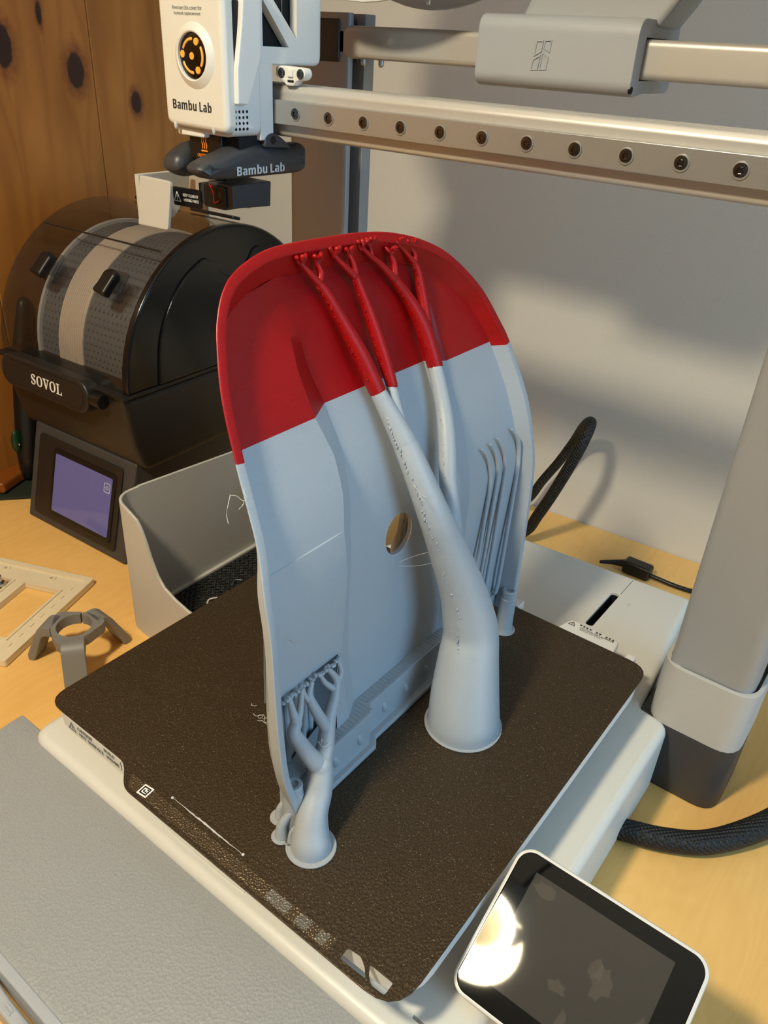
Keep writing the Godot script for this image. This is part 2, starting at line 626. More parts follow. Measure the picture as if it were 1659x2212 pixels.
# polygon given in world (z, y), pushed along x from x0 to x1
func loaf(b: MB, zy: Array, x0: float, x1: float, r = 0.0, bev := 0.0, holes := []) -> void:
	var p := []
	for v in zy:
		p.append(Vector2(-v.x, v.y))
	var hs := []
	for h in holes:
		var q := PackedVector2Array()
		for v in h:
			q.append(Vector2(-v.x, v.y))
		hs.append(q)
	ext(b, rpoly(p, r), x1 - x0, bev, side_from(x0, 0, 0), hs)

func box(b: MB, lo: Vector3, hi: Vector3, r := 0.0, bev := 0.0) -> void:
	var p := rrect(hi.x - lo.x, hi.y - lo.y, maxf(r, 0.00001), 5 if r > 0.0 else 1) if r > 0.0 else PackedVector2Array([Vector2((hi.x - lo.x) / 2, (hi.y - lo.y) / 2), Vector2((lo.x - hi.x) / 2, (hi.y - lo.y) / 2), Vector2((lo.x - hi.x) / 2, (lo.y - hi.y) / 2), Vector2((hi.x - lo.x) / 2, (lo.y - hi.y) / 2)])
	ext(b, p, hi.z - lo.z, bev, at((lo.x + hi.x) / 2, (lo.y + hi.y) / 2, lo.z))

func obox(b: MB, xf: Transform3D, s: Vector3, r := 0.0, bev := 0.0) -> void:
	var p := rrect(s.x, s.y, r, 5) if r > 0.0 else PackedVector2Array([Vector2(s.x / 2, s.y / 2), Vector2(-s.x / 2, s.y / 2), Vector2(-s.x / 2, -s.y / 2), Vector2(s.x / 2, -s.y / 2)])
	ext(b, p, s.z, bev, xf * at(0, 0, -s.z / 2))

# a swept round rod; pts are [x, y, z, r]
func soft(pts: Array, k := 5) -> Array:
	var out := []
	for i in pts.size() - 1:
		var p0: Vector4 = v4(pts[maxi(i - 1, 0)])
		var p1: Vector4 = v4(pts[i])
		var p2: Vector4 = v4(pts[i + 1])
		var p3: Vector4 = v4(pts[mini(i + 2, pts.size() - 1)])
		for s in k:
			var t := float(s) / k
			out.append((p1 * 2 + (p2 - p0) * t + (p0 * 2 - p1 * 5 + p2 * 4 - p3) * t * t + (p1 * 3 - p0 - p2 * 3 + p3) * t * t * t) * 0.5)
	out.append(v4(pts[-1]))
	return out

func v4(a) -> Vector4:
	return a if a is Vector4 else Vector4(a[0], a[1], a[2], a[3])

func tube(b: MB, pts: Array, sides := 14, round_ends := true) -> void:
	var n := pts.size()
	var rings := []
	var up := Vector3.UP
	var ctr := []
	for i in n:
		var p := v4(pts[i])
		var a := v4(pts[maxi(i - 1, 0)])
		var c := v4(pts[mini(i + 1, n - 1)])
		var d := (Vector3(c.x, c.y, c.z) - Vector3(a.x, a.y, a.z)).normalized()
		if i == 0:
			up = d.cross(Vector3(0.31, 0.2, 0.93)).normalized()
		else:
			up = (up - d * up.dot(d)).normalized()
		var w := d.cross(up)
		var o := Vector3(p.x, p.y, p.z)
		if i == 0 and round_ends:
			for k in 3:
				var s := [0.98, 0.8, 0.45][k] as float
				rings.append(ring(o - d * p.w * s, up, w, p.w * sqrt(1 - s * s), sides))
				ctr.append(o - d * p.w * s)
		rings.append(ring(o, up, w, p.w, sides))
		ctr.append(o)
		if i == n - 1 and round_ends:
			for k in 3:
				var s := [0.45, 0.8, 0.98][k] as float
				rings.append(ring(o + d * p.w * s, up, w, p.w * sqrt(1 - s * s), sides))
				ctr.append(o + d * p.w * s)
	for i in rings.size() - 1:
		for k in sides:
			var j := (k + 1) % sides
			var mid: Vector3 = (rings[i][k] + rings[i][j]) * 0.5 - ctr[i]
			b.quad(rings[i][k], rings[i][j], rings[i + 1][j], rings[i + 1][k], mid)
	for e in [0, rings.size() - 1]:
		var h: Vector3 = ctr[e] - ctr[1 if e == 0 else e - 1]
		for k in sides:
			b.tri(ctr[e], rings[e][k], rings[e][(k + 1) % sides], h)

func ring(o: Vector3, u: Vector3, w: Vector3, r: float, sides: int) -> PackedVector3Array:
	var q := PackedVector3Array()
	for k in sides:
		var a := TAU * k / sides
		q.append(o + (u * cos(a) + w * sin(a)) * r)
	return q

# profile of (r, h) going up the outside, turned about local y
func lathe(b: MB, prof: Array, xf := Transform3D.IDENTITY, n := 32) -> void:
	for i in prof.size() - 1:
		var p: Vector2 = prof[i]
		var q: Vector2 = prof[i + 1]
		var nr := Vector2(q.y - p.y, p.x - q.x)
		for k in n:
			var a := TAU * k / n
			var c := TAU * (k + 1) / n
			var h := Vector3(cos((a + c) / 2) * nr.x, nr.y, sin((a + c) / 2) * nr.x)
			b.quad(xf * Vector3(p.x * cos(a), p.y, p.x * sin(a)), xf * Vector3(p.x * cos(c), p.y, p.x * sin(c)), xf * Vector3(q.x * cos(c), q.y, q.x * sin(c)), xf * Vector3(q.x * cos(a), q.y, q.x * sin(a)), xf.basis * h)

func blob(b: MB, xf: Transform3D, n := 16) -> void:
	var prof := []
	for i in n / 2 + 1:
		var a := -PI / 2 + PI * i / (n / 2)
		prof.append(Vector2(maxf(cos(a), 0.0), sin(a)))
	lathe(b, prof, xf, n)

func facing(n: Vector3, up := Vector3.UP) -> Basis:      # local z along n, local y near up
	var z := n.normalized()
	var x := up.cross(z).normalized()
	return Basis(x, z.cross(x), z)

func about(axis: Vector3) -> Basis:                       # local y along axis
	var y := axis.normalized()
	var x := y.cross(Vector3(0.3, 0.5, 0.81)).normalized()
	return Basis(x, y, x.cross(y))

# flat raised lettering: its middle at xf, w wide and h high
func letters(called: String, words: String, xf: Transform3D, w: float, h: float, m: Material, parent: Node3D, bold := false, mono := false) -> void:
	var t := TextMesh.new()
	var f := SystemFont.new()
	f.font_names = PackedStringArray(["Droid Serif" if mono else "Droid Sans"])
	f.font_weight = 700 if bold else 400
	t.font = f
	t.font_size = 48
	t.pixel_size = 0.001
	t.depth = 0.002
	t.curve_step = 2.0
	t.text = words
	var bb := t.get_aabb()
	var o := put(called, t, m, parent)
	var s := Vector3(w / maxf(bb.size.x, 1e-5), h / maxf(bb.size.y, 1e-5), 0.1)
	o.transform = xf * Transform3D(Basis.from_scale(s), -(bb.position + bb.size / 2) * s)
	if parent.get_parent() == self:
		o.position -= parent.position

func mat(called: String, c: Color, rough: float, metal := 0.0, spec := 0.5) -> StandardMaterial3D:
	var m := StandardMaterial3D.new()
	m.resource_name = called
	m.albedo_color = c
	m.roughness = rough
	m.metallic = metal
	m.metallic_specular = spec
	M[called] = m
	return m

func noise_tex(seed_: int, freq: float, size: int, kind := FastNoiseLite.TYPE_SIMPLEX_SMOOTH, oct := 3) -> ImageTexture:
	var n := FastNoiseLite.new()
	n.seed = seed_
	n.frequency = freq
	n.noise_type = kind
	n.fractal_octaves = oct
	var im := n.get_seamless_image(size, size)
	return ImageTexture.create_from_image(im)

# grain of fine relief on a plastic: heightmap repeated every `rep` metres
func relief(m: StandardMaterial3D, t: Texture2D, rep: float, cm: float) -> void:
	m.heightmap_enabled = true
	m.heightmap_texture = t
	m.heightmap_scale = cm
	m.uv1_triplanar = true
	m.uv1_scale = Vector3.ONE / rep

# ---------- the fender's surface ----------
func xr(y: float) -> float:
	var a := 0.043 - 0.0643 * y
	var b := 0.034 - 0.4615 * (y - 0.14)
	var k := 0.012
	var h := clampf(0.5 + 0.5 * (a - b) / k, 0.0, 1.0)
	return lerpf(a, b, h) - k * h * (1.0 - h)

func look(tab: Array, y: float) -> float:
	if y <= tab[0].x:
		return tab[0].y
	for i in tab.size() - 1:
		if y <= tab[i + 1].x:
			return lerpf(tab[i].y, tab[i + 1].y, (y - tab[i].x) / (tab[i + 1].x - tab[i].x))
	return tab[-1].y

var OUT := [Vector2(0.1035, 0.0146), Vector2(0.1095, 0.0407), Vector2(0.111, 0.069), Vector2(0.111, 0.095), Vector2(0.1105, 0.118), Vector2(0.1095, 0.140), Vector2(0.1065, 0.157), Vector2(0.1045, 0.174), Vector2(0.1025, 0.191), Vector2(0.0986, 0.213), Vector2(0.0921, 0.231), Vector2(0.0873, 0.2397), Vector2(0.0815, 0.2465), Vector2(0.074, 0.2515), Vector2(0.0614, 0.2556), Vector2(0.0465, 0.2577), Vector2(0.0186, 0.2575), Vector2(-0.0066, 0.2565), Vector2(-0.0294, 0.2537), Vector2(-0.053, 0.2474), Vector2(-0.073, 0.2374), Vector2(-0.0914, 0.2202), Vector2(-0.1014, 0.2022), Vector2(-0.1064, 0.1892), Vector2(-0.1108, 0.1631), Vector2(-0.112, 0.1401), Vector2(-0.1135, 0.118), Vector2(-0.1130, 0.0968), Vector2(-0.109, 0.0556), Vector2(-0.1043, 0.016)]
var NT := [Vector2(0.03, 0.049), Vector2(0.042, 0.051), Vector2(0.074, 0.055), Vector2(0.106, 0.054), Vector2(0.142, 0.0513), Vector2(0.158, 0.0465), Vector2(0.174, 0.0453), Vector2(0.19, 0.0494), Vector2(0.21, 0.0505), Vector2(0.228, 0.048), Vector2(0.26, 0.042)]
var NB := [Vector2(0.03, 0.037), Vector2(0.067, 0.0421), Vector2(0.096, 0.0423), Vector2(0.133, 0.0392), Vector2(0.152, 0.0348), Vector2(0.172, 0.0323), Vector2(0.19, 0.0342), Vector2(0.21, 0.0392), Vector2(0.228, 0.041), Vector2(0.26, 0.039)]

func wing(y: float) -> float:
	return lerpf(-0.0135, -0.0078, smoothstep(0.03, 0.14, y))

func chan(y: float) -> float:
	return lerpf(lerpf(-0.0195, -0.0158, smoothstep(0.03, 0.14, y)), wing(y) - 0.001, smoothstep(0.192, 0.24, y))

func on_shell(u: float, y: float, off: float) -> Vector3:
	return Vector3(xr(y) + off, y, u)

func fender_panel(y0: float, y1: float, slot: bool, hole: bool) -> MB:
	var b := MB.new()
	b.smooth = 22.0
	var ys := []
	var n := int(ceil((y1 - y0) / 0.0042))
	for i in n + 1:
		ys.append(lerpf(y0, y1, float(i) / n))
	if slot:
		ys.append_array([0.0768, 0.1416, 0.1420])
	if hole:
		ys.append_array([0.1015, 0.1295])
	ys.sort()
	var ncurve := []
	var fcurve := []
	for i in OUT.size():
		var t: Vector2 = (OUT[mini(i + 1, OUT.size() - 1)] - OUT[maxi(i - 1, 0)]).normalized()
		var nin := inward(OUT[i], t)
		var q: Vector2 = OUT[i] + nin * (rim_foot(OUT[i], nin) - 0.0003)
		if q.x > 0.0:
			ncurve.append(Vector2(q.y, q.x))
		else:
			fcurve.append(Vector2(q.y, q.x))
	ncurve.sort()
	fcurve.sort()
	var rows := []
	for y in ys:
		var un := look(ncurve, y)
		var uf := look(fcurve, y)
		var nt := look(NT, y)
		var nb := look(NB, y)
		var us := [-0.2, -0.095, -0.08, -0.066, -0.0525, -0.0435, -0.034, -0.0225, -0.0117, 0.0023, 0.0163, 0.027, nb, nt, 0.0585, 0.072, 0.085, 0.0965, 0.2]
		var row := []
		for u in us:
			var o := wing(y)
			if u > -0.044 and u < nb + 0.0001:
				o = chan(y)
			if slot and u > 0.058 and u < 0.097 and y < 0.1418:
				o += 0.0004
			var uc: float = clampf(u, uf, un)
			row.append([uc, o])
		rows.append(row)
	for back in [false, true]:
		for i in rows.size() - 1:
			for k in rows[i].size() - 1:
				var q := [rows[i][k], rows[i][k + 1], rows[i + 1][k + 1], rows[i + 1][k]]
				var yy := [ys[i], ys[i], ys[i + 1], ys[i + 1]]
				if slot and yy[2] < 0.077 and k >= 14:
					continue
				if hole and yy[0] > 0.1014 and yy[2] < 0.1296 and (k == 8 or k == 9):
					continue
				var v := []
				for c in 4:
					v.append(on_shell(q[c][0], yy[c], q[c][1] - (0.0026 if back else 0.0)))
				b.quad(v[0], v[1], v[2], v[3], Vector3(-1 if back else 1, 0, 0))
	if hole:
		var c0 := Vector2(0.0023, 0.1155)
		for back in [0.0, 0.0026]:
			for k in 48:
				var pts := []
				for a in [TAU * k / 48, TAU * (k + 1) / 48]:
					var d := Vector2(cos(a), sin(a))
					var e := d / maxf(absf(d.x), absf(d.y)) * 0.014
					pts.append(c0 + d * 0.0113)
					pts.append(c0 + e)
				var w := []
				for p in pts:
					w.append(on_shell(p.x, p.y, chan(p.y) - back))
				b.quad(w[0], w[1], w[3], w[2], Vector3(1 if back == 0.0 else -1, 0, 0))
				if back == 0.0:
					var z0 := on_shell(pts[0].x, pts[0].y, chan(pts[0].y) - 0.0026)
					var z1 := on_shell(pts[2].x, pts[2].y, chan(pts[2].y) - 0.0026)
					b.quad(w[0], w[2], z1, z0, Vector3(0, c0.y - pts[0].y, c0.x - pts[0].x))
	return b

func inward(p: Vector2, t: Vector2) -> Vector2:
	var n := Vector2(-t.y, t.x)
	return -n if n.dot(Vector2(0, 0.12) - p) < 0.0 else n

func rim_foot(p: Vector2, nin: Vector2) -> float:
	return lerpf(lerpf(0.0062, 0.0090, smoothstep(0.12, 0.16, p.y)), 0.0128, smoothstep(0.45, 0.9, -nin.y))

# the raised rim between two arc places of the outline
func rim(from_y: float, above: bool, side: float) -> MB:
	var b := MB.new()
	b.smooth = 25.0
	var path := []
	var ctl := []
	for p in OUT:
		ctl.append([p.x, p.y, 0.0, 0.0])
	for v in soft(ctl, 6):
		path.append(Vector2(v.x, v.y))
	# cut where the colour changes
	var cut := []
	for i in path.size():
		var p: Vector2 = path[i]
		var ok: bool = p.y >= from_y if above else (p.y <= from_y and p.x * side > 0.0)
		if not ok:
			if i > 0 and cut.size() > 0 and cut[-1] == path[i - 1]:
				var t0: float = (from_y - path[i - 1].y) / (p.y - path[i - 1].y)
				if absf(t0) <= 1.0 and p.y != path[i - 1].y and p.x * path[i - 1].x > 0:
					cut.append(path[i - 1].lerp(p, t0))
			continue
		if cut.is_empty() and i > 0:
			var t1: float = (from_y - path[i - 1].y) / (p.y - path[i - 1].y)
			if t1 >= 0.0 and t1 <= 1.0:
				cut.append(path[i - 1].lerp(p, t1))
		cut.append(p)
	var rings := []
	for i in cut.size():
		var p: Vector2 = cut[i]
		var t: Vector2 = (cut[mini(i + 1, cut.size() - 1)] - cut[maxi(i - 1, 0)]).normalized()
		var nin := inward(p, t)
		var low := smoothstep(0.165, 0.135, p.y) * 0.0038 + smoothstep(0.081, 0.079, p.y) * 0.0016
		var w := wing(p.y) + 0.0002
		var foot := rim_foot(p, nin)
		var edge := lerpf(0.0048, 0.0040, smoothstep(0.16, 0.12, p.y))
		var prof := [Vector2(foot + 0.001, w - 0.0028), Vector2(0.0004 + low * 0.05, -0.0010 - low), Vector2(0.0, -0.0006), Vector2(0.0002, -0.0002), Vector2(0.0007, 0.0), Vector2(edge - 0.0012, 0.0), Vector2(edge - 0.0005, -0.0003), Vector2(edge, -0.0010), Vector2(foot, w), Vector2(foot + 0.001, w - 0.001)]
		var ringp := []
		for q in prof:
			var s: Vector2 = p + nin * q.x
			ringp.append(on_shell(s.x, s.y, q.y))
		rings.append([ringp, Vector3(0, nin.y, nin.x)])
	for i in rings.size() - 1:
		for k in rings[i][0].size() - 1:
			var a: Vector3 = rings[i][0][k]
			var c: Vector3 = rings[i][0][k + 1]
			var h: Vector3 = Vector3(1, 0, 0) + rings[i][1] * (-1.0 if k < 3 else 1.0)
			if k < 2:
				h = -rings[i][1]
			b.quad(a, c, rings[i + 1][0][k + 1], rings[i + 1][0][k], h)
	for e in [0, rings.size() - 1]:
		var r: Array = rings[e][0]
		var out := Vector3(0, -1, 0)
		for k in r.size() - 2:
			b.tri(r[0], r[k + 1], r[k + 2], out)
	return b

func make_fender() -> void:
	var g: Material = M.grey_print
	var r: Material = M.red_print
	var f := thing("printed_fender", "printed fender standing on the brown plate, red top over light grey, tree supports in front", "print", Vector3(0.036, 0.0, 0.0))
	part("panel", fender_panel(0.012, 0.19, true, true), g, f, "light grey stepped panel with a round hole")
	part("panel", fender_panel(0.19, 0.2452, false, false), r, f, "red top of the panel")
	part("rim", rim(0.19, true, 0.0), r, f, "red arched rim")
	part("rim", rim(0.19, false, 1.0), g, f, "grey rim on the near side")
	part("rim", rim(0.19, false, -1.0), g, f, "grey rim on the far side")
	# recess behind the slot at the near bottom corner
	var b := MB.new()
	for i in 8:
		var y0 := 0.004 + 0.0728 * i / 8.0
		var y1 := 0.004 + 0.0728 * (i + 1) / 8.0
		b.quad(on_shell(0.0585, y0, -0.0280), on_shell(0.0985, y0, -0.0150), on_shell(0.0985, y1, -0.0150), on_shell(0.0585, y1, -0.0280), Vector3(1, 0, 0))
		b.quad(on_shell(0.0585, y0, wing(y0)), on_shell(0.0585, y0, -0.0280), on_shell(0.0585, y1, -0.0280), on_shell(0.0585, y1, wing(y1)), Vector3(0, 0, 1))
	b.quad(on_shell(0.0585, 0.0768, wing(0.0768)), on_shell(0.1035, 0.0768, wing(0.0768)), on_shell(0.0985, 0.0768, -0.015), on_shell(0.0585, 0.0768, -0.028), Vector3(0, -1, 0))
	part("recess", b, g, f)
	for z in [0.0655, 0.0735, 0.0815, 0.0895, 0.097]:
		b = MB.new()
		tube(b, [[xr(0.075) - 0.0265 + (z - 0.0585) * 0.31, 0.0765, z, 0.0014], [xr(0.03) - 0.0265 + (z - 0.0585) * 0.31, 0.018, z, 0.0014]], 8)
		part("support_rod", b, g, f)
	# bottom mounting strip, its foot and its bosses
	b = MB.new()
	slab(b, [Vector2(0.0260, 0.0985), Vector2(0.0180, 0.060), Vector2(0.012, 0.040), Vector2(0.012, -0.098), Vector2(0.0297, -0.098), Vector2(0.0297, 0.0325), Vector2(0.0345, 0.0385), Vector2(0.0345, 0.0585), Vector2(0.0345, 0.0985)], 0.0015, 0.0270, 0.0, 0.0006)
	part("mounting_strip", b, g, f)
	b = MB.new()
	slab(b, [Vector2(0.0250, 0.0995), Vector2(0.0180, 0.060), Vector2(0.012, 0.040), Vector2(0.012, -0.099), Vector2(0.0335, -0.099), Vector2(0.0335, 0.031), Vector2(0.0377, 0.0365), Vector2(0.0377, 0.0995)], 0.0, 0.0042, 0.0, 0.0012)
	part("foot_flange", b, g, f)
	# print texture along the ledge: two rows of little bumps
	b = MB.new()
	for k in 70:
		var z := 0.095 - k * 0.0027
		var xf0 := 0.0330 if z > 0.035 else 0.0283
		var xb0 := xr(0.028) + (wing(0.028) if z > 0.042 else chan(0.028))
		obox(b, at(xf0, 0.0270, z), Vector3(0.0007, 0.0007, 0.0008))
		obox(b, at((xf0 + xb0) / 2, 0.0270, z + 0.0008), Vector3(xf0 - xb0, 0.0004, 0.0007))
	var bumps := part("ledge_bumps", b, g, f)
	bumps.set_meta("kind", "stuff")
	for z in [0.0665, 0.0470, 0.0195, -0.0005, -0.0205, -0.0420]:
		b = MB.new()
		blob(b, Transform3D(Basis(Vector3(0.0019, 0, 0), Vector3(0, 0.0042, 0.0008), Vector3(0, 0, 0.0023)), Vector3(0.0341 if z > 0.035 else 0.0293, 0.0140, z)), 18)
		part("boss", b, g, f)
	# vertical ribs on the far wing
	for pts in [[[0.0256, 0.1421, -0.0629, 0.0005], [0.0268, 0.1345, -0.0689, 0.0010], [0.0273, 0.1237, -0.0728, 0.0012], [0.0280, 0.1136, -0.0725, 0.0012], [0.0300, 0.0653, -0.0658, 0.0012], [0.0290, 0.0300, -0.0605, 0.0012]],
			[[0.0255, 0.1423, -0.0719, 0.0005], [0.0267, 0.1350, -0.0771, 0.0010], [0.0272, 0.1251, -0.0809, 0.0012], [0.0280, 0.1134, -0.0804, 0.0012], [0.0302, 0.0569, -0.0726, 0.0012], [0.0290, 0.0300, -0.0690, 0.0012]],
			[[0.0252, 0.1427, -0.0803, 0.0005], [0.0266, 0.1350, -0.0853, 0.0010], [0.0272, 0.1249, -0.0894, 0.0012], [0.0280, 0.1131, -0.0890, 0.0012], [0.0306, 0.0452, -0.0806, 0.0012], [0.0292, 0.0300, -0.0784, 0.0012]],
			[[0.0251, 0.1431, -0.0962, 0.0006], [0.0267, 0.1345, -0.1028, 0.0013], [0.0273, 0.1233, -0.1055, 0.0014], [0.0283, 0.1069, -0.1044, 0.0014], [0.0310, 0.0376, -0.0965, 0.0014], [0.0296, 0.0300, -0.0955, 0.0014]]]:
		b = MB.new()
		tube(b, soft(pts, 4), 10)
		part("rib", b, g, f)
	# locating posts with their brims
	for s in [[0.0368, 0.1005, 0.0305], [0.0378, -0.1008, 0.0325]]:
		b = MB.new()
		lathe(b, [Vector2(0.0062, 0.0), Vector2(0.0056, 0.0012), Vector2(0.0051, s[2] - 0.006), Vector2(0.0046, s[2] - 0.0056), Vector2(0.0046, s[2] - 0.0007), Vector2(0.0040, s[2]), Vector2(0.0026, s[2]), Vector2(0.0026, s[2] - 0.0015), Vector2(0, s[2] - 0.0015)], at(s[0], 0, s[1]), 28)
		part("post", b, g, f)
		brim(f, s[0], s[1], 0.0078)
	# the big support tree
	b = MB.new()
	tube(b, soft([[0.0634, 0.0000, -0.0114, 0.0209], [0.0633, 0.0030, -0.0115, 0.0205], [0.0598, 0.0169, -0.0157, 0.0194], [0.0554, 0.0374, -0.0224, 0.0171], [0.0530, 0.0490, -0.0262, 0.0157], [0.0506, 0.0600, -0.0262, 0.0148], [0.0462, 0.0807, -0.0220, 0.0125], [0.0398, 0.1103, -0.0116, 0.0100], [0.0354, 0.1309, -0.0035, 0.0083], [0.0270, 0.1507, 0.0003, 0.0070], [0.0180, 0.1653, 0.0008, 0.0062]], 4), 40, false)
	part("support_trunk", b, g, f)
	seam(f, [[0.0634, 0.0004, -0.0114, 0.0206], [0.0598, 0.0169, -0.0157, 0.0194], [0.0554, 0.0374, -0.0224, 0.0171], [0.0506, 0.0600, -0.0262, 0.0148], [0.0462, 0.0807, -0.0220, 0.0125], [0.0398, 0.1103, -0.0116, 0.0100], [0.0354, 0.1309, -0.0035, 0.0083], [0.0270, 0.1507, 0.0003, 0.0070], [0.0102, 0.1781, 0.0031, 0.0049]], g, 150, 0.00065, 3)
	brim(f, 0.0634, -0.0114, 0.0222)
	for pts in [[[0.0180, 0.1653, 0.0008, 0.0062], [0.0102, 0.1781, 0.0031, 0.0049], [0.0031, 0.1900, 0.0058, 0.0039]],
			[[0.0180, 0.1653, 0.0008, 0.0054], [0.0109, 0.1769, -0.0016, 0.0033], [0.0031, 0.1900, -0.0050, 0.0027]],
			[[0.0370, 0.1080, -0.0230, 0.0049], [0.0320, 0.1240, -0.0250, 0.0049], [0.0270, 0.1408, -0.0270, 0.0048], [0.0215, 0.1549, -0.0321, 0.0048], [0.0130, 0.1709, -0.0387, 0.0043], [0.0030, 0.1900, -0.0425, 0.0038]]]:
		b = MB.new()
		tube(b, soft(pts, 4), 20)
		part("support_branch", b, g, f)
	seam(f, [[0.0370, 0.1080, -0.0230, 0.0049], [0.0270, 0.1408, -0.0270, 0.0048], [0.0215, 0.1549, -0.0321, 0.0048], [0.0130, 0.1709, -0.0387, 0.0043]], g, 50, 0.0005, 7)
	var reds := [[[0.0031, 0.1900, 0.0057, 0.0042], [-0.0037, 0.2063, 0.0104, 0.0041], [-0.0093, 0.2203, 0.0159, 0.0033], [-0.0138, 0.2342, 0.0228, 0.0026], [-0.0154, 0.2398, 0.0266, 0.0019]],
		[[0.0036, 0.1900, -0.0050, 0.0029], [-0.0031, 0.2050, -0.0046, 0.0033], [-0.0107, 0.2237, -0.0023, 0.0028], [-0.0150, 0.2386, 0.0023, 0.0021]],
		[[0.0030, 0.1900, -0.0427, 0.0041], [-0.0044, 0.2080, -0.0404, 0.0043], [-0.0100, 0.2220, -0.0346, 0.0032], [-0.0135, 0.2330, -0.0259, 0.0024]],
		[[-0.0036, 0.2063, -0.0437, 0.0028], [-0.0093, 0.2201, -0.0453, 0.0028], [-0.0135, 0.2332, -0.0452, 0.0022], [-0.0148, 0.2377, -0.0436, 0.0017]]]
	for pts in reds:
		b = MB.new()
		tube(b, soft(pts, 4), 18)
		part("support_branch", b, r, f, "red support branch")
	var k0 := 11
	for pts in reds:
		seam(f, pts, r, 60, 0.00045, k0)
		k0 += 1
	for pts in [[[-0.0154, 0.2398, 0.0266, 0.0019], [-0.0169, 0.2451, 0.0315, 0.0015], [-0.0181, 0.2493, 0.0354, 0.0012]],
			[[-0.0154, 0.2398, 0.0266, 0.0017], [-0.0166, 0.2440, 0.0244, 0.0015], [-0.0178, 0.2485, 0.0257, 0.0012]],
			[[-0.0150, 0.2386, 0.0023, 0.0021], [-0.0169, 0.2451, 0.0095, 0.0015], [-0.0181, 0.2496, 0.0139, 0.0011]],
			[[-0.0150, 0.2386, 0.0023, 0.0018], [-0.0164, 0.2435, 0.0022, 0.0016], [-0.0177, 0.2482, 0.0038, 0.0012]],
			[[-0.0135, 0.2330, -0.0259, 0.0024], [-0.0158, 0.2412, -0.0169, 0.0017], [-0.0169, 0.2452, -0.0114, 0.0014], [-0.0184, 0.2504, -0.0052, 0.0012]],
			[[-0.0138, 0.2340, -0.0262, 0.0019], [-0.0155, 0.2401, -0.0271, 0.0017], [-0.0167, 0.2445, -0.0254, 0.0013]],
			[[-0.0169, 0.2452, -0.0114, 0.0014], [-0.0178, 0.2484, -0.0113, 0.0012], [-0.0187, 0.2510, -0.0112, 0.0010]],
			[[-0.0148, 0.2377, -0.0436, 0.0017], [-0.0163, 0.2432, -0.0381, 0.0013], [-0.0177, 0.2480, -0.0327, 0.0011]],
			[[-0.0148, 0.2377, -0.0436, 0.0015], [-0.0160, 0.2418, -0.0447, 0.0014], [-0.0173, 0.2464, -0.0417, 0.0011]]]:
		b = MB.new()
		tube(b, soft(pts, 4), 12)
		part("support_twig", b, r, f)
	var rng := RandomNumberGenerator.new()
	rng.seed = 5
	for tip in [[-0.0181, 0.2493, 0.0354], [-0.0178, 0.2485, 0.0257], [-0.0181, 0.2496, 0.0139], [-0.0177, 0.2482, 0.0038], [-0.0183, 0.2501, -0.005], [-0.0167, 0.2445, -0.0254], [-0.0185, 0.2504, -0.0109], [-0.0176, 0.2476, -0.0325], [-0.0171, 0.246, -0.0416]]:
		for s in [-1.0, -0.2, 0.9]:
			b = MB.new()
			var dz: float = s * 0.0030 + rng.randf_range(-0.0005, 0.0005)
			tube(b, soft([[tip[0], tip[1] - 0.0004, tip[2], 0.0010], [tip[0] + rng.randf_range(-0.0008, 0.0008), tip[1] + 0.0016, tip[2] + dz * 0.6, 0.0009], [tip[0] + rng.randf_range(-0.0008, 0.0014), tip[1] + 0.0030, tip[2] + dz, 0.0011]], 3), 7)
			part("support_tip", b, r, f)
	# the small support tree at the near corner
	b = MB.new()
	tube(b, soft([[0.0510, 0.0000, 0.1034, 0.0098], [0.0509, 0.0022, 0.1033, 0.0096], [0.0489, 0.0075, 0.1012, 0.0086], [0.0467, 0.0154, 0.0975, 0.0073], [0.0447, 0.0227, 0.0914, 0.0066], [0.0422, 0.0315, 0.0871, 0.0062], [0.0413, 0.0355, 0.0868, 0.0058]], 4), 28, true)
	part("support_trunk", b, g, f, "short curved support trunk")
	seam(f, [[0.0510, 0.0004, 0.1034, 0.0097], [0.0489, 0.0075, 0.1012, 0.0086], [0.0467, 0.0154, 0.0975, 0.0073], [0.0447, 0.0227, 0.0914, 0.0066], [0.0422, 0.0315, 0.0871, 0.0062]], g, 50, 0.0005, 21)
	brim(f, 0.0510, 0.1034, 0.0122)
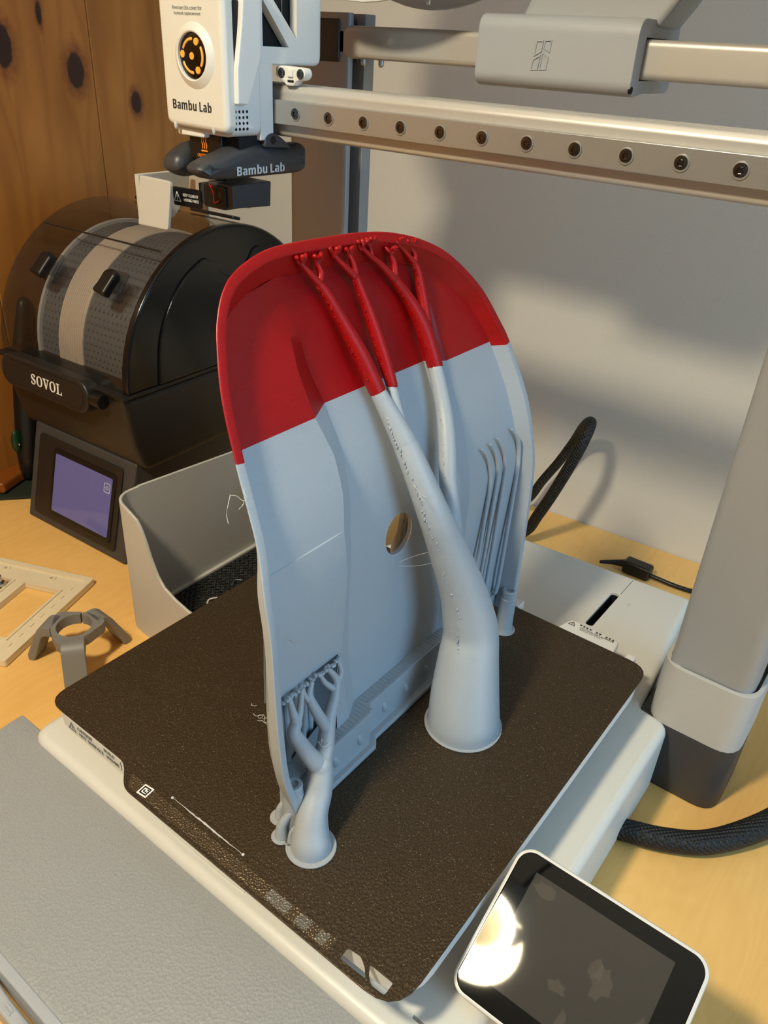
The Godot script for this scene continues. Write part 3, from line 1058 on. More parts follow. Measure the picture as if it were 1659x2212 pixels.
	for pts in [[[0.0413, 0.0349, 0.0871, 0.0053], [0.0389, 0.0434, 0.0917, 0.0043], [0.0359, 0.0543, 0.0957, 0.0036], [0.0344, 0.0597, 0.0971, 0.0032], [0.0335, 0.0629, 0.0945, 0.0027]],
			[[0.0414, 0.0344, 0.0856, 0.0049], [0.0394, 0.0415, 0.0808, 0.0044], [0.0373, 0.0494, 0.0771, 0.0038], [0.0360, 0.0539, 0.0742, 0.0034], [0.0341, 0.0607, 0.0688, 0.0028], [0.0325, 0.0665, 0.0657, 0.0022], [0.0314, 0.0704, 0.0659, 0.0018], [0.0304, 0.0755, 0.0689, 0.0013]],
			[[0.0373, 0.0494, 0.0778, 0.0033], [0.0351, 0.0572, 0.0805, 0.0028], [0.0325, 0.0665, 0.0832, 0.0024], [0.0311, 0.0715, 0.0833, 0.0017], [0.0304, 0.0757, 0.0809, 0.0013]],
			[[0.0335, 0.0629, 0.0945, 0.0026], [0.0320, 0.0684, 0.0950, 0.0019], [0.0304, 0.0757, 0.0955, 0.0013]], [[0.0335, 0.0629, 0.0945, 0.0024], [0.0323, 0.0671, 0.0908, 0.0017], [0.0308, 0.0757, 0.0880, 0.0012]],
			[[0.0325, 0.0665, 0.0832, 0.0016], [0.0312, 0.0715, 0.0860, 0.0013], [0.0304, 0.0757, 0.0868, 0.0011]], [[0.0326, 0.0661, 0.0651, 0.0018], [0.0315, 0.0701, 0.0612, 0.0014], [0.0299, 0.0759, 0.0616, 0.0011]], [[0.0330, 0.0640, 0.0675, 0.0018], [0.0310, 0.0700, 0.0720, 0.0014], [0.0300, 0.0758, 0.0745, 0.0011]]]:
		b = MB.new()
		tube(b, soft(pts, 4), 16)
		part("support_branch", b, g, f)
	b = MB.new()
	for k in 26:
		var z := lerpf(0.0985, 0.0600, k / 25.0)
		var y := 0.0760 + rng.randf_range(-0.0011, 0.0008)
		blob(b, Transform3D(Basis.from_scale(Vector3(0.0013, rng.randf_range(0.0007, 0.0016), 0.0011)), Vector3(xr(0.076) - 0.0090 + rng.randf_range(-0.0006, 0.0010), y, z)), 8)
	part("support_crust", b, g, f)
	# tiny feet and brims under the near rim
	for s in [[0.0365, 0.1085, 0.0050, 0.0034, 0.0150], [0.0285, 0.1010, 0.0052, 0.0030, 0.0120], [0.0420, 0.1080, 0.0030, 0.0016, 0.0120]]:
		b = MB.new()
		tube(b, soft([[s[0], 0.0003, s[1], s[3]], [s[0] - 0.0005, s[4] * 0.5, s[1] - 0.0012, s[3] * 0.75], [s[0] + 0.002, s[4], s[1] - 0.0042, s[3] * 0.45]], 4), 14)
		part("support_foot", b, g, f)
		brim(f, s[0], s[1], s[2])
	# stray hairs of filament
	for k in 20:
		b = MB.new()
		var spots := [[0.026, 0.080, 0.1095], [0.025, 0.086, 0.1095], [0.036, 0.150, 0.012], [0.030, 0.110, 0.095], [0.020, 0.180, 0.108], [0.040, 0.045, 0.085], [0.030, 0.125, -0.012]]
		var s: Array = spots[k % 7]
		if k % 7 == 0 or k % 7 == 1 or k > 20:
			s = [0.024 + 0.002 * (k % 3), 0.070 + 0.003 * (k % 6), 0.1095]
		var p := Vector3(s[0], s[1], s[2])
		var pts := []
		var dir := Vector3(rng.randf_range(-1, 1), rng.randf_range(-1, 1), rng.randf_range(-0.2, 1)).normalized()
		for j in 7:
			pts.append([p.x, p.y, p.z, 0.00010])
			dir = (dir + Vector3(rng.randf_range(-0.9, 0.9), rng.randf_range(-0.9, 0.9), rng.randf_range(-0.9, 0.9))).normalized()
			p += dir * 0.0011
		tube(b, soft(pts, 3), 5)
		part("stray_filament", b, M.hair, f)
	for pts in [[[0.012, 0.1795, 0.1075, 0.00012], [0.014, 0.176, 0.111, 0.00012], [0.012, 0.172, 0.110, 0.00012], [0.014, 0.169, 0.111, 0.00012]], [[0.0225, 0.1010, 0.005, 0.0001], [0.024, 0.1000, -0.005, 0.0001], [0.028, 0.0995, -0.016, 0.0001]], [[0.0225, 0.0985, 0.005, 0.0001], [0.027, 0.0950, -0.006, 0.0001], [0.034, 0.0945, -0.020, 0.0001]],
			[[-0.003, 0.212, 0.090, 0.00009], [-0.0025, 0.2135, 0.078, 0.00009]], [[0.001, 0.203, 0.088, 0.00009], [0.002, 0.207, 0.066, 0.00009]], [[0.0015, 0.200, 0.080, 0.00009], [0.003, 0.2025, 0.067, 0.00009]]]:
		b = MB.new()
		tube(b, soft(pts, 4), 5)
		part("stray_filament", b, M.red_print if pts[0][1] > 0.195 else M.hair, f)
	# a support standing behind the hole
	b = MB.new()
	tube(b, soft([[-0.020, 0.0, -0.050, 0.006], [-0.014, 0.05, -0.044, 0.0045], [-0.004, 0.082, -0.030, 0.0034], [0.003, 0.097, -0.0225, 0.0024], [0.0125, 0.122, -0.0100, 0.0016]], 4), 12)
	part("support_branch", b, g, f)
	for pts in [[[0.000, 0.090, -0.0265, 0.0024], [0.006, 0.108, -0.0250, 0.0018], [0.0125, 0.122, -0.0150, 0.0014]]]:
		b = MB.new()
		tube(b, soft(pts, 4), 10)
		part("support_branch", b, g, f)

func brim(f: Node3D, x: float, z: float, r: float) -> void:
	var b := MB.new()
	lathe(b, [Vector2(r - 0.0002, 0.0), Vector2(r, 0.0005), Vector2(r - 0.0002, 0.0008), Vector2(0.0, 0.0008)], at(x, 0.0001, z), 40)
	part("brim", b, M.brim, f)

# the rough line where the printer's layers begin and end, on the side that faces the room
func seam(f: Node3D, pts: Array, m: Material, count: int, size: float, seed_: int) -> void:
	var rng := RandomNumberGenerator.new()
	rng.seed = seed_
	var b := MB.new()
	var c := soft(pts, 12)
	for k in count:
		var t := float(k) / (count - 1) * (c.size() - 1.001)
		var i := int(t)
		var p: Vector4 = (c[i] as Vector4).lerp(c[i + 1], t - i)
		var side := Vector3(0.20 + 0.10 * sin(k * 0.21), 0.0, 0.97).normalized()
		var w := Vector3(p.x, p.y, p.z) + side * (p.w * 0.985) + Vector3(rng.randf_range(-1, 1), rng.randf_range(-1, 1), rng.randf_range(-1, 1)) * size * 0.9
		blob(b, Transform3D(Basis(Vector3(rng.randf_range(-0.4, 0.4), 1, 0.3).normalized(), rng.randf_range(-0.5, 0.5)).scaled(Vector3.ONE) * Basis.from_scale(Vector3(size * rng.randf_range(0.5, 1.1), size * rng.randf_range(0.6, 2.0), size * rng.randf_range(0.5, 1.1))), w), 6)
	part("print_seam", b, m, f)

func make_printer() -> void:
	var f := thing("printer", "light grey desktop 3D printer frame with aluminium columns and cross beams", "printer", Vector3(0.0, DESK, -0.07))
	var b := MB.new()
	var slot := rrect(0.0062, 0.052, 0.0025, 4)
	var sl := []
	for v in slot:
		sl.append(Vector2(v.x + 0.0662, v.y - 0.212))
	slab(b, [Vector2(-0.147, 0.1345), Vector2(0.152, 0.1345), Vector2(0.151, -0.128), Vector2(0.130, -0.131), Vector2(0.116, -0.2735), Vector2(-0.085, -0.2590), Vector2(-0.128, -0.131), Vector2(-0.146, -0.128)], DESK, -0.033, [0.012, 0.012, 0.010, 0.002, 0.006, 0.006, 0.002, 0.010], 0.0055,
		[sl, [Vector2(0.0690, -0.2395), Vector2(0.0695, -0.2395), Vector2(0.0695, -0.2650), Vector2(0.0690, -0.2650)], [Vector2(0.1255, 0.1188), Vector2(0.1475, 0.1196), Vector2(0.1475, 0.1212), Vector2(0.1255, 0.1204)]])
	part("base", b, M.cream_plastic, f)
	b = MB.new()
	slab(b, [Vector2(0.06, -0.185), Vector2(0.149, -0.185), Vector2(0.149, -0.24), Vector2(0.06, -0.24)], -0.0870, -0.0690)
	part("slot_floor", b, M.hole_black, f)
	b = MB.new()
	slab(b, round_xz(0.0662, -0.212, 0.0062, 0.052, 0.0025), -0.070, -0.0350, 0.0, 0.0, [round_xz(0.0662, -0.212, 0.0056, 0.0514, 0.0022)])
	part("slot_liner", b, M.hole_black, f)
	b = MB.new()
	tube(b, soft([[-0.0310, -0.0329, 0.1195, 0.0003], [-0.0306, -0.0329, 0.1245, 0.0003], [-0.0270, -0.0329, 0.1262, 0.0003], [0.0220, -0.0329, 0.1262, 0.0003], [0.0258, -0.0329, 0.1245, 0.0003], [0.0262, -0.0329, 0.1195, 0.0003]], 5), 6)
	part("finger_recess", b, M.cream_plastic, f)
	b = MB.new()
	tube(b, [[0.0800, -0.0334, -0.2300, 0.0011], [0.0800, -0.0327, -0.2300, 0.0011]], 12)
	part("rubber_plug", b, M.light_grey_plastic, f)
	# columns
	for s in [1, -1]:
		var cx := 0.1630 if s > 0 else -0.1578
		var side := -1.0 if s > 0 else 1.0       # the inner side
		var w := 0.0495
		b = MB.new()
		var x0 := cx - w / 2
		var x1 := cx + w / 2
		var pts: Array
		if s > 0:
			pts = [Vector2(x0, -0.130), Vector2(x1, -0.130), Vector2(x1, -0.157), Vector2(x0, -0.157), Vector2(x0, -0.1455), Vector2(x0 + 0.011, -0.1455), Vector2(x0 + 0.011, -0.1345), Vector2(x0, -0.1345)]
			slab(b, pts, -0.045, 0.345, [0.0045, 0.0095, 0.005, 0.004, 0.0006, 0, 0, 0.0003])
		else:
			pts = [Vector2(x0, -0.130), Vector2(x1, -0.130), Vector2(x1, -0.1345), Vector2(x1 - 0.011, -0.1345), Vector2(x1 - 0.011, -0.1455), Vector2(x1, -0.1455), Vector2(x1, -0.157), Vector2(x0, -0.157)]
			slab(b, pts, -0.045, 0.345, [0.006, 0.0040, 0.0006, 0, 0, 0.0008, 0.004, 0.006])
		part("column", b, M.column_aluminium, f)
		b = MB.new()
		var sx := cx + side * (w / 2 - 0.010)
		box(b, Vector3(minf(sx, sx + side * 0.0005), -0.04, -0.1452), Vector3(maxf(sx, sx + side * 0.0005), 0.344, -0.1348))
		part("column_slot", b, M.black_matte, f)
		b = MB.new()
		for k in 34:
			box(b, Vector3(sx - 0.0008, 0.10 + k * 0.0068, -0.1440), Vector3(sx + 0.0012, 0.1034 + k * 0.0068, -0.1385))
		part("drive_belt", b, M.black_plastic, f)
		b = MB.new()
		slab(b, [Vector2(cx - 0.0292, -0.1265), Vector2(cx + 0.0292, -0.1265), Vector2(cx + 0.0292, -0.185), Vector2(cx - 0.0292, -0.185)], -0.0355, 0.0112, 0.015, 0.0008, [[Vector2(cx - 0.0262, -0.1290), Vector2(cx + 0.0262, -0.1290), Vector2(cx + 0.0262, -0.182), Vector2(cx - 0.0262, -0.182)] if false else round_xz(cx, -0.1556, 0.0532, 0.0530, 0.0125)])
		part("collar", b, M.light_grey_plastic, f)
		b = MB.new()
		slab(b, [Vector2(cx - 0.026, -0.130), Vector2(cx + 0.026, -0.130), Vector2(cx + 0.026, -0.18), Vector2(cx - 0.026, -0.18)], -0.034, 0.0035, 0.012)
		part("collar_plug", b, M.dark_grey_plastic, f)
		b = MB.new()
		var inner := cx + side * 0.0335
		slab(b, [Vector2(inner, -0.1272), Vector2(cx - side * 0.0285, -0.1272), Vector2(cx - side * 0.0285, -0.185), Vector2(inner, -0.185)], DESK, -0.0358, [0.003, 0.0150, 0.012, 0.003], 0.0012)
		part("foot", b, M.dark_grey_plastic, f)
	# top beam with its end cap and the screws below it
	b = MB.new()
	loaf(b, [Vector2(-0.1300, 0.3220), Vector2(-0.1300, 0.3388), Vector2(-0.1580, 0.3388), Vector2(-0.1580, 0.3220)], -0.1400, 0.1900, 0.0032)
	part("top_beam", b, M.aluminium, f)
	b = MB.new()
	loaf(b, [Vector2(-0.1285, 0.3195), Vector2(-0.1285, 0.3420), Vector2(-0.1585, 0.3420), Vector2(-0.1585, 0.3195)], -0.1840, -0.1396, 0.0026, 0.0010)
	part("beam_end_cap", b, M.dark_grey_plastic, f)
	for x in [-0.1255, -0.112]:
		b = MB.new()
		tube(b, [[x, 0.3225, -0.1350, 0.0017], [x, 0.3200, -0.1350, 0.0017]], 12)
		part("screw", b, M.bright_steel, f)
	# gantry beam and its rail
	b = MB.new()
	loaf(b, [Vector2(-0.0620, 0.2836), Vector2(-0.0620, 0.3060), Vector2(-0.0640, 0.3090), Vector2(-0.0690, 0.3090), Vector2(-0.0695, 0.3084), Vector2(-0.0720, 0.3084), Vector2(-0.0725, 0.3090), Vector2(-0.0850, 0.3090), Vector2(-0.0850, 0.2836)], -0.1860, 0.2000, [0.0034, 0.0010, 0.0012, 0.0003, 0, 0, 0.0003, 0.003, 0.003])
	part("gantry_beam", b, M.aluminium, f)
	b = MB.new()
	loaf(b, [Vector2(-0.0570, 0.2902), Vector2(-0.0570, 0.3020), Vector2(-0.0622, 0.3020), Vector2(-0.0622, 0.2902)], -0.1700, 0.1960, [0.0006, 0.0006, 0, 0])
	var rail := part("linear_rail", b, M.rail_steel, f)
	for i in 13:
		var x := -0.1075 + 0.0231 * i
		b = MB.new()
		var xf := Transform3D(Basis(Vector3(1, 0, 0), Vector3(0, 0, 1), Vector3(0, -1, 0)), Vector3(x, 0.2961, -0.0570))
		lathe(b, [Vector2(0.0033, 0.0001), Vector2(0.0034, 0.0004), Vector2(0.0029, 0.0005), Vector2(0.0027, 0.0003)], xf, 28)
		part("screw_ring", b, M.rail_steel, rail)
		b = MB.new()
		lathe(b, [Vector2(0.0027, 0.0002), Vector2(0.0025, 0.0006), Vector2(0.00135, 0.0007)], xf, 28)
		var hexa := []
		for k in 6:
			hexa.append(Vector2(0.00135 * cos(TAU * k / 6), 0.00135 * sin(TAU * k / 6)))
		lathe(b, [Vector2(0.00135, 0.0007), Vector2(0.00115, 0.00015), Vector2(0.0, 0.00015)], xf, 6)
		part("rail_screw", b, M.screw_steel, rail)
	# tilted touch screen at the front right
	var t := deg_to_rad(30.0)
	var n := Vector3(0, cos(t), sin(t))
	var down := Vector3(0, -sin(t), cos(t))
	var mid := Vector3(0.1765, 0.0100, 0.0442) + down * 0.0336
	var fr := Transform3D(Basis(Vector3(1, 0, 0), -down, n), mid)
	b = MB.new()
	ext(b, rrect(0.0905, 0.0700, 0.0085, 8), 0.0105, 0.0011, fr * at(0, 0, -0.0105))
	var body := part("touch_screen", b, M.white_plastic, f)
	b = MB.new()
	ext(b, rrect(0.0873, 0.0668, 0.0070, 8), 0.0007, 0.0003, fr * at(0, 0, -0.0004))
	part("screen_glass", b, M.glass_black, body)
	b = MB.new()
	ext(b, rrect(0.0655, 0.0505, 0.0004, 2), 0.00012, 0.0, fr * at(-0.001, 0.0010, 0.00025))
	part("screen_area", b, M.screen_area, body)
	var rs := RandomNumberGenerator.new()
	rs.seed = 3
	for q in [[0.0100, 0.0020, 0.0050, 0.0075], [0.0060, 0.0060, 0.0035, 0.0050], [-0.0050, -0.0090, 0.0045, 0.0030], [0.0020, -0.0190, 0.0020, 0.0050], [-0.0270, 0.0210, 0.0060, 0.0035], [0.0300, -0.0050, 0.0045, 0.0070]]:
		b = MB.new()
		var sp := PackedVector2Array()
		for k in 18:
			var rr := rs.randf_range(0.6, 1.1)
			sp.append(Vector2(q[0] + q[2] * rr * cos(TAU * k / 18.0), q[1] + q[3] * rr * sin(TAU * k / 18.0)))
		ext(b, sp, 0.00004, 0.0, fr * at(0, 0, 0.0004))
		part("smudge", b, M.smudge, body)
	b = MB.new()
	obox(b, fr * at(0, 0.004, -0.030), Vector3(0.05, 0.035, 0.040), 0.004)
	part("screen_bracket", b, M.cream_plastic, f)
	# grey drawer front below the base, its sloping top and its lip
	var dr := thing("drawer_tray", "speckled grey printed tray lying in front of the printer base", "tray", Vector3(0.0, DESK, 0.18))
	b = MB.new()
	loaf(b, [Vector2(0.1275, DESK), Vector2(0.1275, -0.0375), Vector2(0.1350, -0.0375), Vector2(0.2135, -0.0452), Vector2(0.2170, -0.0475), Vector2(0.2170, DESK)], -0.1670, 0.1700, [0, 0.001, 0.002, 0.003, 0.003, 0], 0.0012)
	part("tray_top", b, M.speckled_grey, dr)
	b = MB.new()
	loaf(b, [Vector2(0.2135, -0.0450), Vector2(0.2185, -0.0452), Vector2(0.2195, -0.050), Vector2(0.2195, DESK), Vector2(0.2140, DESK)], -0.1665, 0.1695, 0.001)
	part("front_rail", b, M.mid_grey_print, dr)
	b = MB.new()
	slab(b, [Vector2(-0.1600, 0.2202), Vector2(-0.0400, 0.2202), Vector2(-0.0250, 0.2222), Vector2(0.1600, 0.2222), Vector2(0.1600, 0.2280), Vector2(-0.1600, 0.2280)], -0.060, -0.0470, [0.002, 0.02, 0.02, 0, 0.002, 0.002], 0.0015)
	part("lip", b, M.mid_grey_print, dr)
	for x in [-0.046, -0.034, -0.020, -0.008]:
		b = MB.new()
		obox(b, at(x, -0.0468, 0.2243), Vector3(0.0060, 0.0008, 0.0011), 0.0002)
		part("emboss", b, M.mid_grey_print, dr)
		b = MB.new()
		obox(b, at(x + 0.001, -0.0468, 0.2259), Vector3(0.0050, 0.0008, 0.0009), 0.0002)
		part("emboss", b, M.mid_grey_print, dr)

func round_xz(cx: float, cz: float, w: float, h: float, r: float) -> Array:
	var out := []
	for v in rrect(w, h, r, 6):
		out.append(Vector2(cx + v.x, cz + v.y))
	return out

func make_bed() -> void:
	var h := 0.1285
	var d := 0.12825
	var f := thing("heated_bed", "white heated bed tray under the brown plate, with warning stickers on its edge", "bed", Vector3(0, -0.014, 0))
	var b := MB.new()
	slab(b, [Vector2(-h + 0.0006, d - 0.0004), Vector2(h - 0.0010, d - 0.0004), Vector2(h - 0.0010, -d + 0.003), Vector2(-h + 0.0006, -d + 0.003)], -0.0135, -0.0012, 0.018, 0.0016)
	part("tray", b, M.white_plastic, f)
	b = MB.new()
	slab(b, [Vector2(-0.02, 0.10), Vector2(0.02, 0.10), Vector2(0.02, -0.10), Vector2(-0.02, -0.10)], -0.0330, -0.0130, 0.002)
	part("carriage", b, M.dark_grey_plastic, f)
	# warning tab at the back edge
	b = MB.new()
	slab(b, [Vector2(0.0600, -0.1240), Vector2(0.1040, -0.1240), Vector2(0.1020, -0.1470), Vector2(0.0660, -0.1475)], -0.0100, -0.0040, [0, 0, 0.004, 0.004], 0.0015)
	var tab := part("warning_tab", b, M.white_plastic, f)
	var flat := Basis(Vector3(1, 0, -0.02).normalized(), Vector3(0.02, 0, -1).normalized(), Vector3(0, 1, 0))
	warning(Transform3D(flat, Vector3(0.0690, -0.0039, -0.1428)), 0.0052, tab, M.dark_ink)
	b = MB.new()
	for k in 11:
		if k == 4 or k == 7:
			continue
		for j in 3:
			obox(b, Transform3D(flat, Vector3(0.0745 + k * 0.00235, -0.0039, -0.1452 + j * 0.0006 + k * 0.00005)), Vector3(0.0018 - 0.0004 * ((k + j) % 3), 0.00028, 0.0002))
		obox(b, Transform3D(flat, Vector3(0.0745 + k * 0.00235, -0.0039, -0.1446 + k * 0.00005)), Vector3(0.00028, 0.0016, 0.0002))
	part("small_print", b, M.dark_ink, tab)
	letters("lettering", "CAUTION HOT SURFACE", Transform3D(flat, Vector3(0.0870, -0.0039, -0.1421)), 0.0240, 0.0013, M.dark_ink, tab)
	letters("lettering", "AVOID CONTACT", Transform3D(flat, Vector3(0.0835, -0.0039, -0.1402)), 0.0165, 0.0012, M.grey_ink, tab)
	for q in [[0.0300, -0.1350], [0.1145, -0.1300]]:
		b = MB.new()
		obox(b, at(q[0], -0.004, q[1]), Vector3(0.0065, 0.006, 0.009), 0.001, 0.0006)
		part("plate_stop", b, M.white_plastic, f)
	# print on the front edge
	var face := Transform3D(Basis(Vector3(1, 0, 0), Vector3(0, 1, 0), Vector3(0, 0, 1)), Vector3(0, -0.0068, d - 0.0002))
	warning(face * at(-0.1065, 0, 0), 0.0075, f, M.grey_ink)
	letters("lettering", "CAUTION", face * at(-0.0945, 0.0020, 0), 0.0130, 0.0024, M.grey_ink, f)
	letters("lettering", "HOT SURFACE", face * at(-0.0890, -0.0018, 0), 0.0220, 0.0024, M.grey_ink, f)
	letters("lettering", "BUILD", face * at(-0.0725, 0.0022, 0), 0.0090, 0.0022, M.grey_ink, f)
	letters("lettering", "VOLUME", face * at(-0.0700, -0.0016, 0), 0.0110, 0.0022, M.grey_ink, f)
	b = MB.new()
	obox(b, face * at(-0.0625, 0, 0), Vector3(0.0003, 0.0060, 0.0002))
	part("dividing_line", b, M.grey_ink, f)
	letters("lettering", "256", face * at(-0.0550, 0, 0), 0.0105, 0.0050, M.grey_ink, f)
	# the flexible plate itself
	var p := thing("build_plate", "dark brown textured build plate with a cut-out tab, lying on the white bed", "plate", Vector3(0, 0, 0))
	b = MB.new()
	var t := d + 0.0106
	slab(b, [Vector2(-h, d), Vector2(-0.0580, d), Vector2(-0.0450, t), Vector2(h, t), Vector2(h, -d), Vector2(-h, -d)], -0.0010, 0.0, [0.012, 0.005, 0.005, 0.017, 0.013, 0.013], 0.0002,
		[rpoly([Vector2(0.0957, 0.1295), Vector2(0.1020, 0.1288), Vector2(0.1062, 0.1312), Vector2(0.1098, 0.1352), Vector2(0.0960, 0.1354)], 0.0012, 3), rpoly([Vector2(0.1072, 0.1290), Vector2(0.1197, 0.1290), Vector2(0.1198, 0.1355), Vector2(0.1135, 0.1358), Vector2(0.1105, 0.1338)], 0.0012, 3)])
	part("sheet", b, M.plate_coat, p)
	b = MB.new()
	slab(b, [Vector2(-0.0440, 0.1368), Vector2(0.0905, 0.1368), Vector2(0.0905, 0.1302), Vector2(-0.0490, 0.1302)], 0.0, 0.00006, 0.001)
	part("glossy_print_band", b, M.plate_gloss, p)
	for q in [[0.0520, 0.0650, "PEI"], [0.070, 0.077, "1"], [0.082, 0.087, "C"]]:
		b = MB.new()
		slab(b, [Vector2(q[0], 0.1362), Vector2(q[1], 0.1362), Vector2(q[1], 0.1308), Vector2(q[0], 0.1308)], 0.00006, 0.0001, 0.0005)
		part("worn_print", b, M.plate_worn, p)
	# square marker near the tab's corner: frame, field and glyph
	var mk := Transform3D(Basis(Vector3(0.98, 0, -0.10).normalized(), Vector3(0.10, 0, 0.98).normalized() * -1.0, Vector3(0, 1, 0)), Vector3(-0.0346, 0.0001, 0.1331))
	b = MB.new()
	ext(b, rrect(0.0064, 0.0064, 0.0003, 2), 0.00008, 0.0, mk)
	part("marker_field", b, M.white_ink, p)
	b = MB.new()
	ext(b, PackedVector2Array([Vector2(0.0023, 0.0023), Vector2(-0.0023, 0.0023), Vector2(-0.0023, -0.0023), Vector2(0.0023, -0.0023)]), 0.00005, 0.0, mk * at(0, 0, 0.00008), [PackedVector2Array([Vector2(0.0016, 0.0016), Vector2(-0.0016, 0.0016), Vector2(-0.0016, -0.0016), Vector2(0.0016, -0.0016)])])
	part("marker_frame", b, M.black_plastic, p)
	b = MB.new()
	obox(b, mk * at(-0.0006, -0.0001, 0.0001), Vector3(0.0006, 0.0016, 0.00008))
	obox(b, mk * at(0.0005, -0.0007, 0.0001), Vector3(0.0018, 0.0006, 0.00008))
	obox(b, mk * at(0.0010, 0.0010, 0.0001), Vector3(0.0008, 0.0007, 0.00008))
	part("marker_glyph", b, M.black_plastic, p)
	# line of purged filament
	var rng := RandomNumberGenerator.new()
	rng.seed = 12
	b = MB.new()
	var pts := []
	for k in 24:
		var s := k / 23.0
		pts.append([lerpf(-0.0205, 0.0290, s), 0.0004, 0.1272 + rng.randf_range(-0.00015, 0.00015), lerpf(0.00012, 0.00050, pow(sin(s * PI), 2.0)) * rng.randf_range(0.6, 1.25)])
	tube(b, pts, 7)
	for x in [-0.0208, 0.0296]:
		blob(b, Transform3D(Basis.from_scale(Vector3(0.0008, 0.0006, 0.0008)), Vector3(x, 0.0004, 0.1272)), 10)
	var pl := thing("purge_line", "thin white line of purged filament on the plate's front edge", "filament", Vector3(0.004, 0.0004, 0.1272))
	part("strand", b, M.hair, pl)
	# faint lettering at the back left of the plate
	letters("worn_lettering", "PEI Plate", Transform3D(Basis(Vector3(-1, 0, 0), Vector3(0, 0, 1), Vector3(0, 1, 0)) * Basis(Vector3(0, 0, 1), PI / 2), Vector3(-0.1215, 0.00005, -0.062)), 0.060, 0.0058, M.plate_gloss, p)

# a triangle sign: outline and bar
func warning(xf: Transform3D, s: float, parent: Node3D, m: Material) -> void:
	var b := MB.new()
	var tri3 := rpoly([Vector2(-s / 2, -s * 0.42), Vector2(s / 2, -s * 0.42), Vector2(0, s * 0.45)], s * 0.08, 3)
	var hole := rpoly([Vector2(-s * 0.36, -s * 0.34), Vector2(s * 0.36, -s * 0.34), Vector2(0, s * 0.29)], s * 0.03, 2)
	ext(b, tri3, 0.00012, 0.0, xf, [hole])
	obox(b, xf * at(0, -s * 0.05, 0.00006), Vector3(s * 0.07, s * 0.30, 0.00012))
	obox(b, xf * at(0, -s * 0.27, 0.00006), Vector3(s * 0.07, s * 0.07, 0.00012))
	part("warning_sign", b, m, parent)

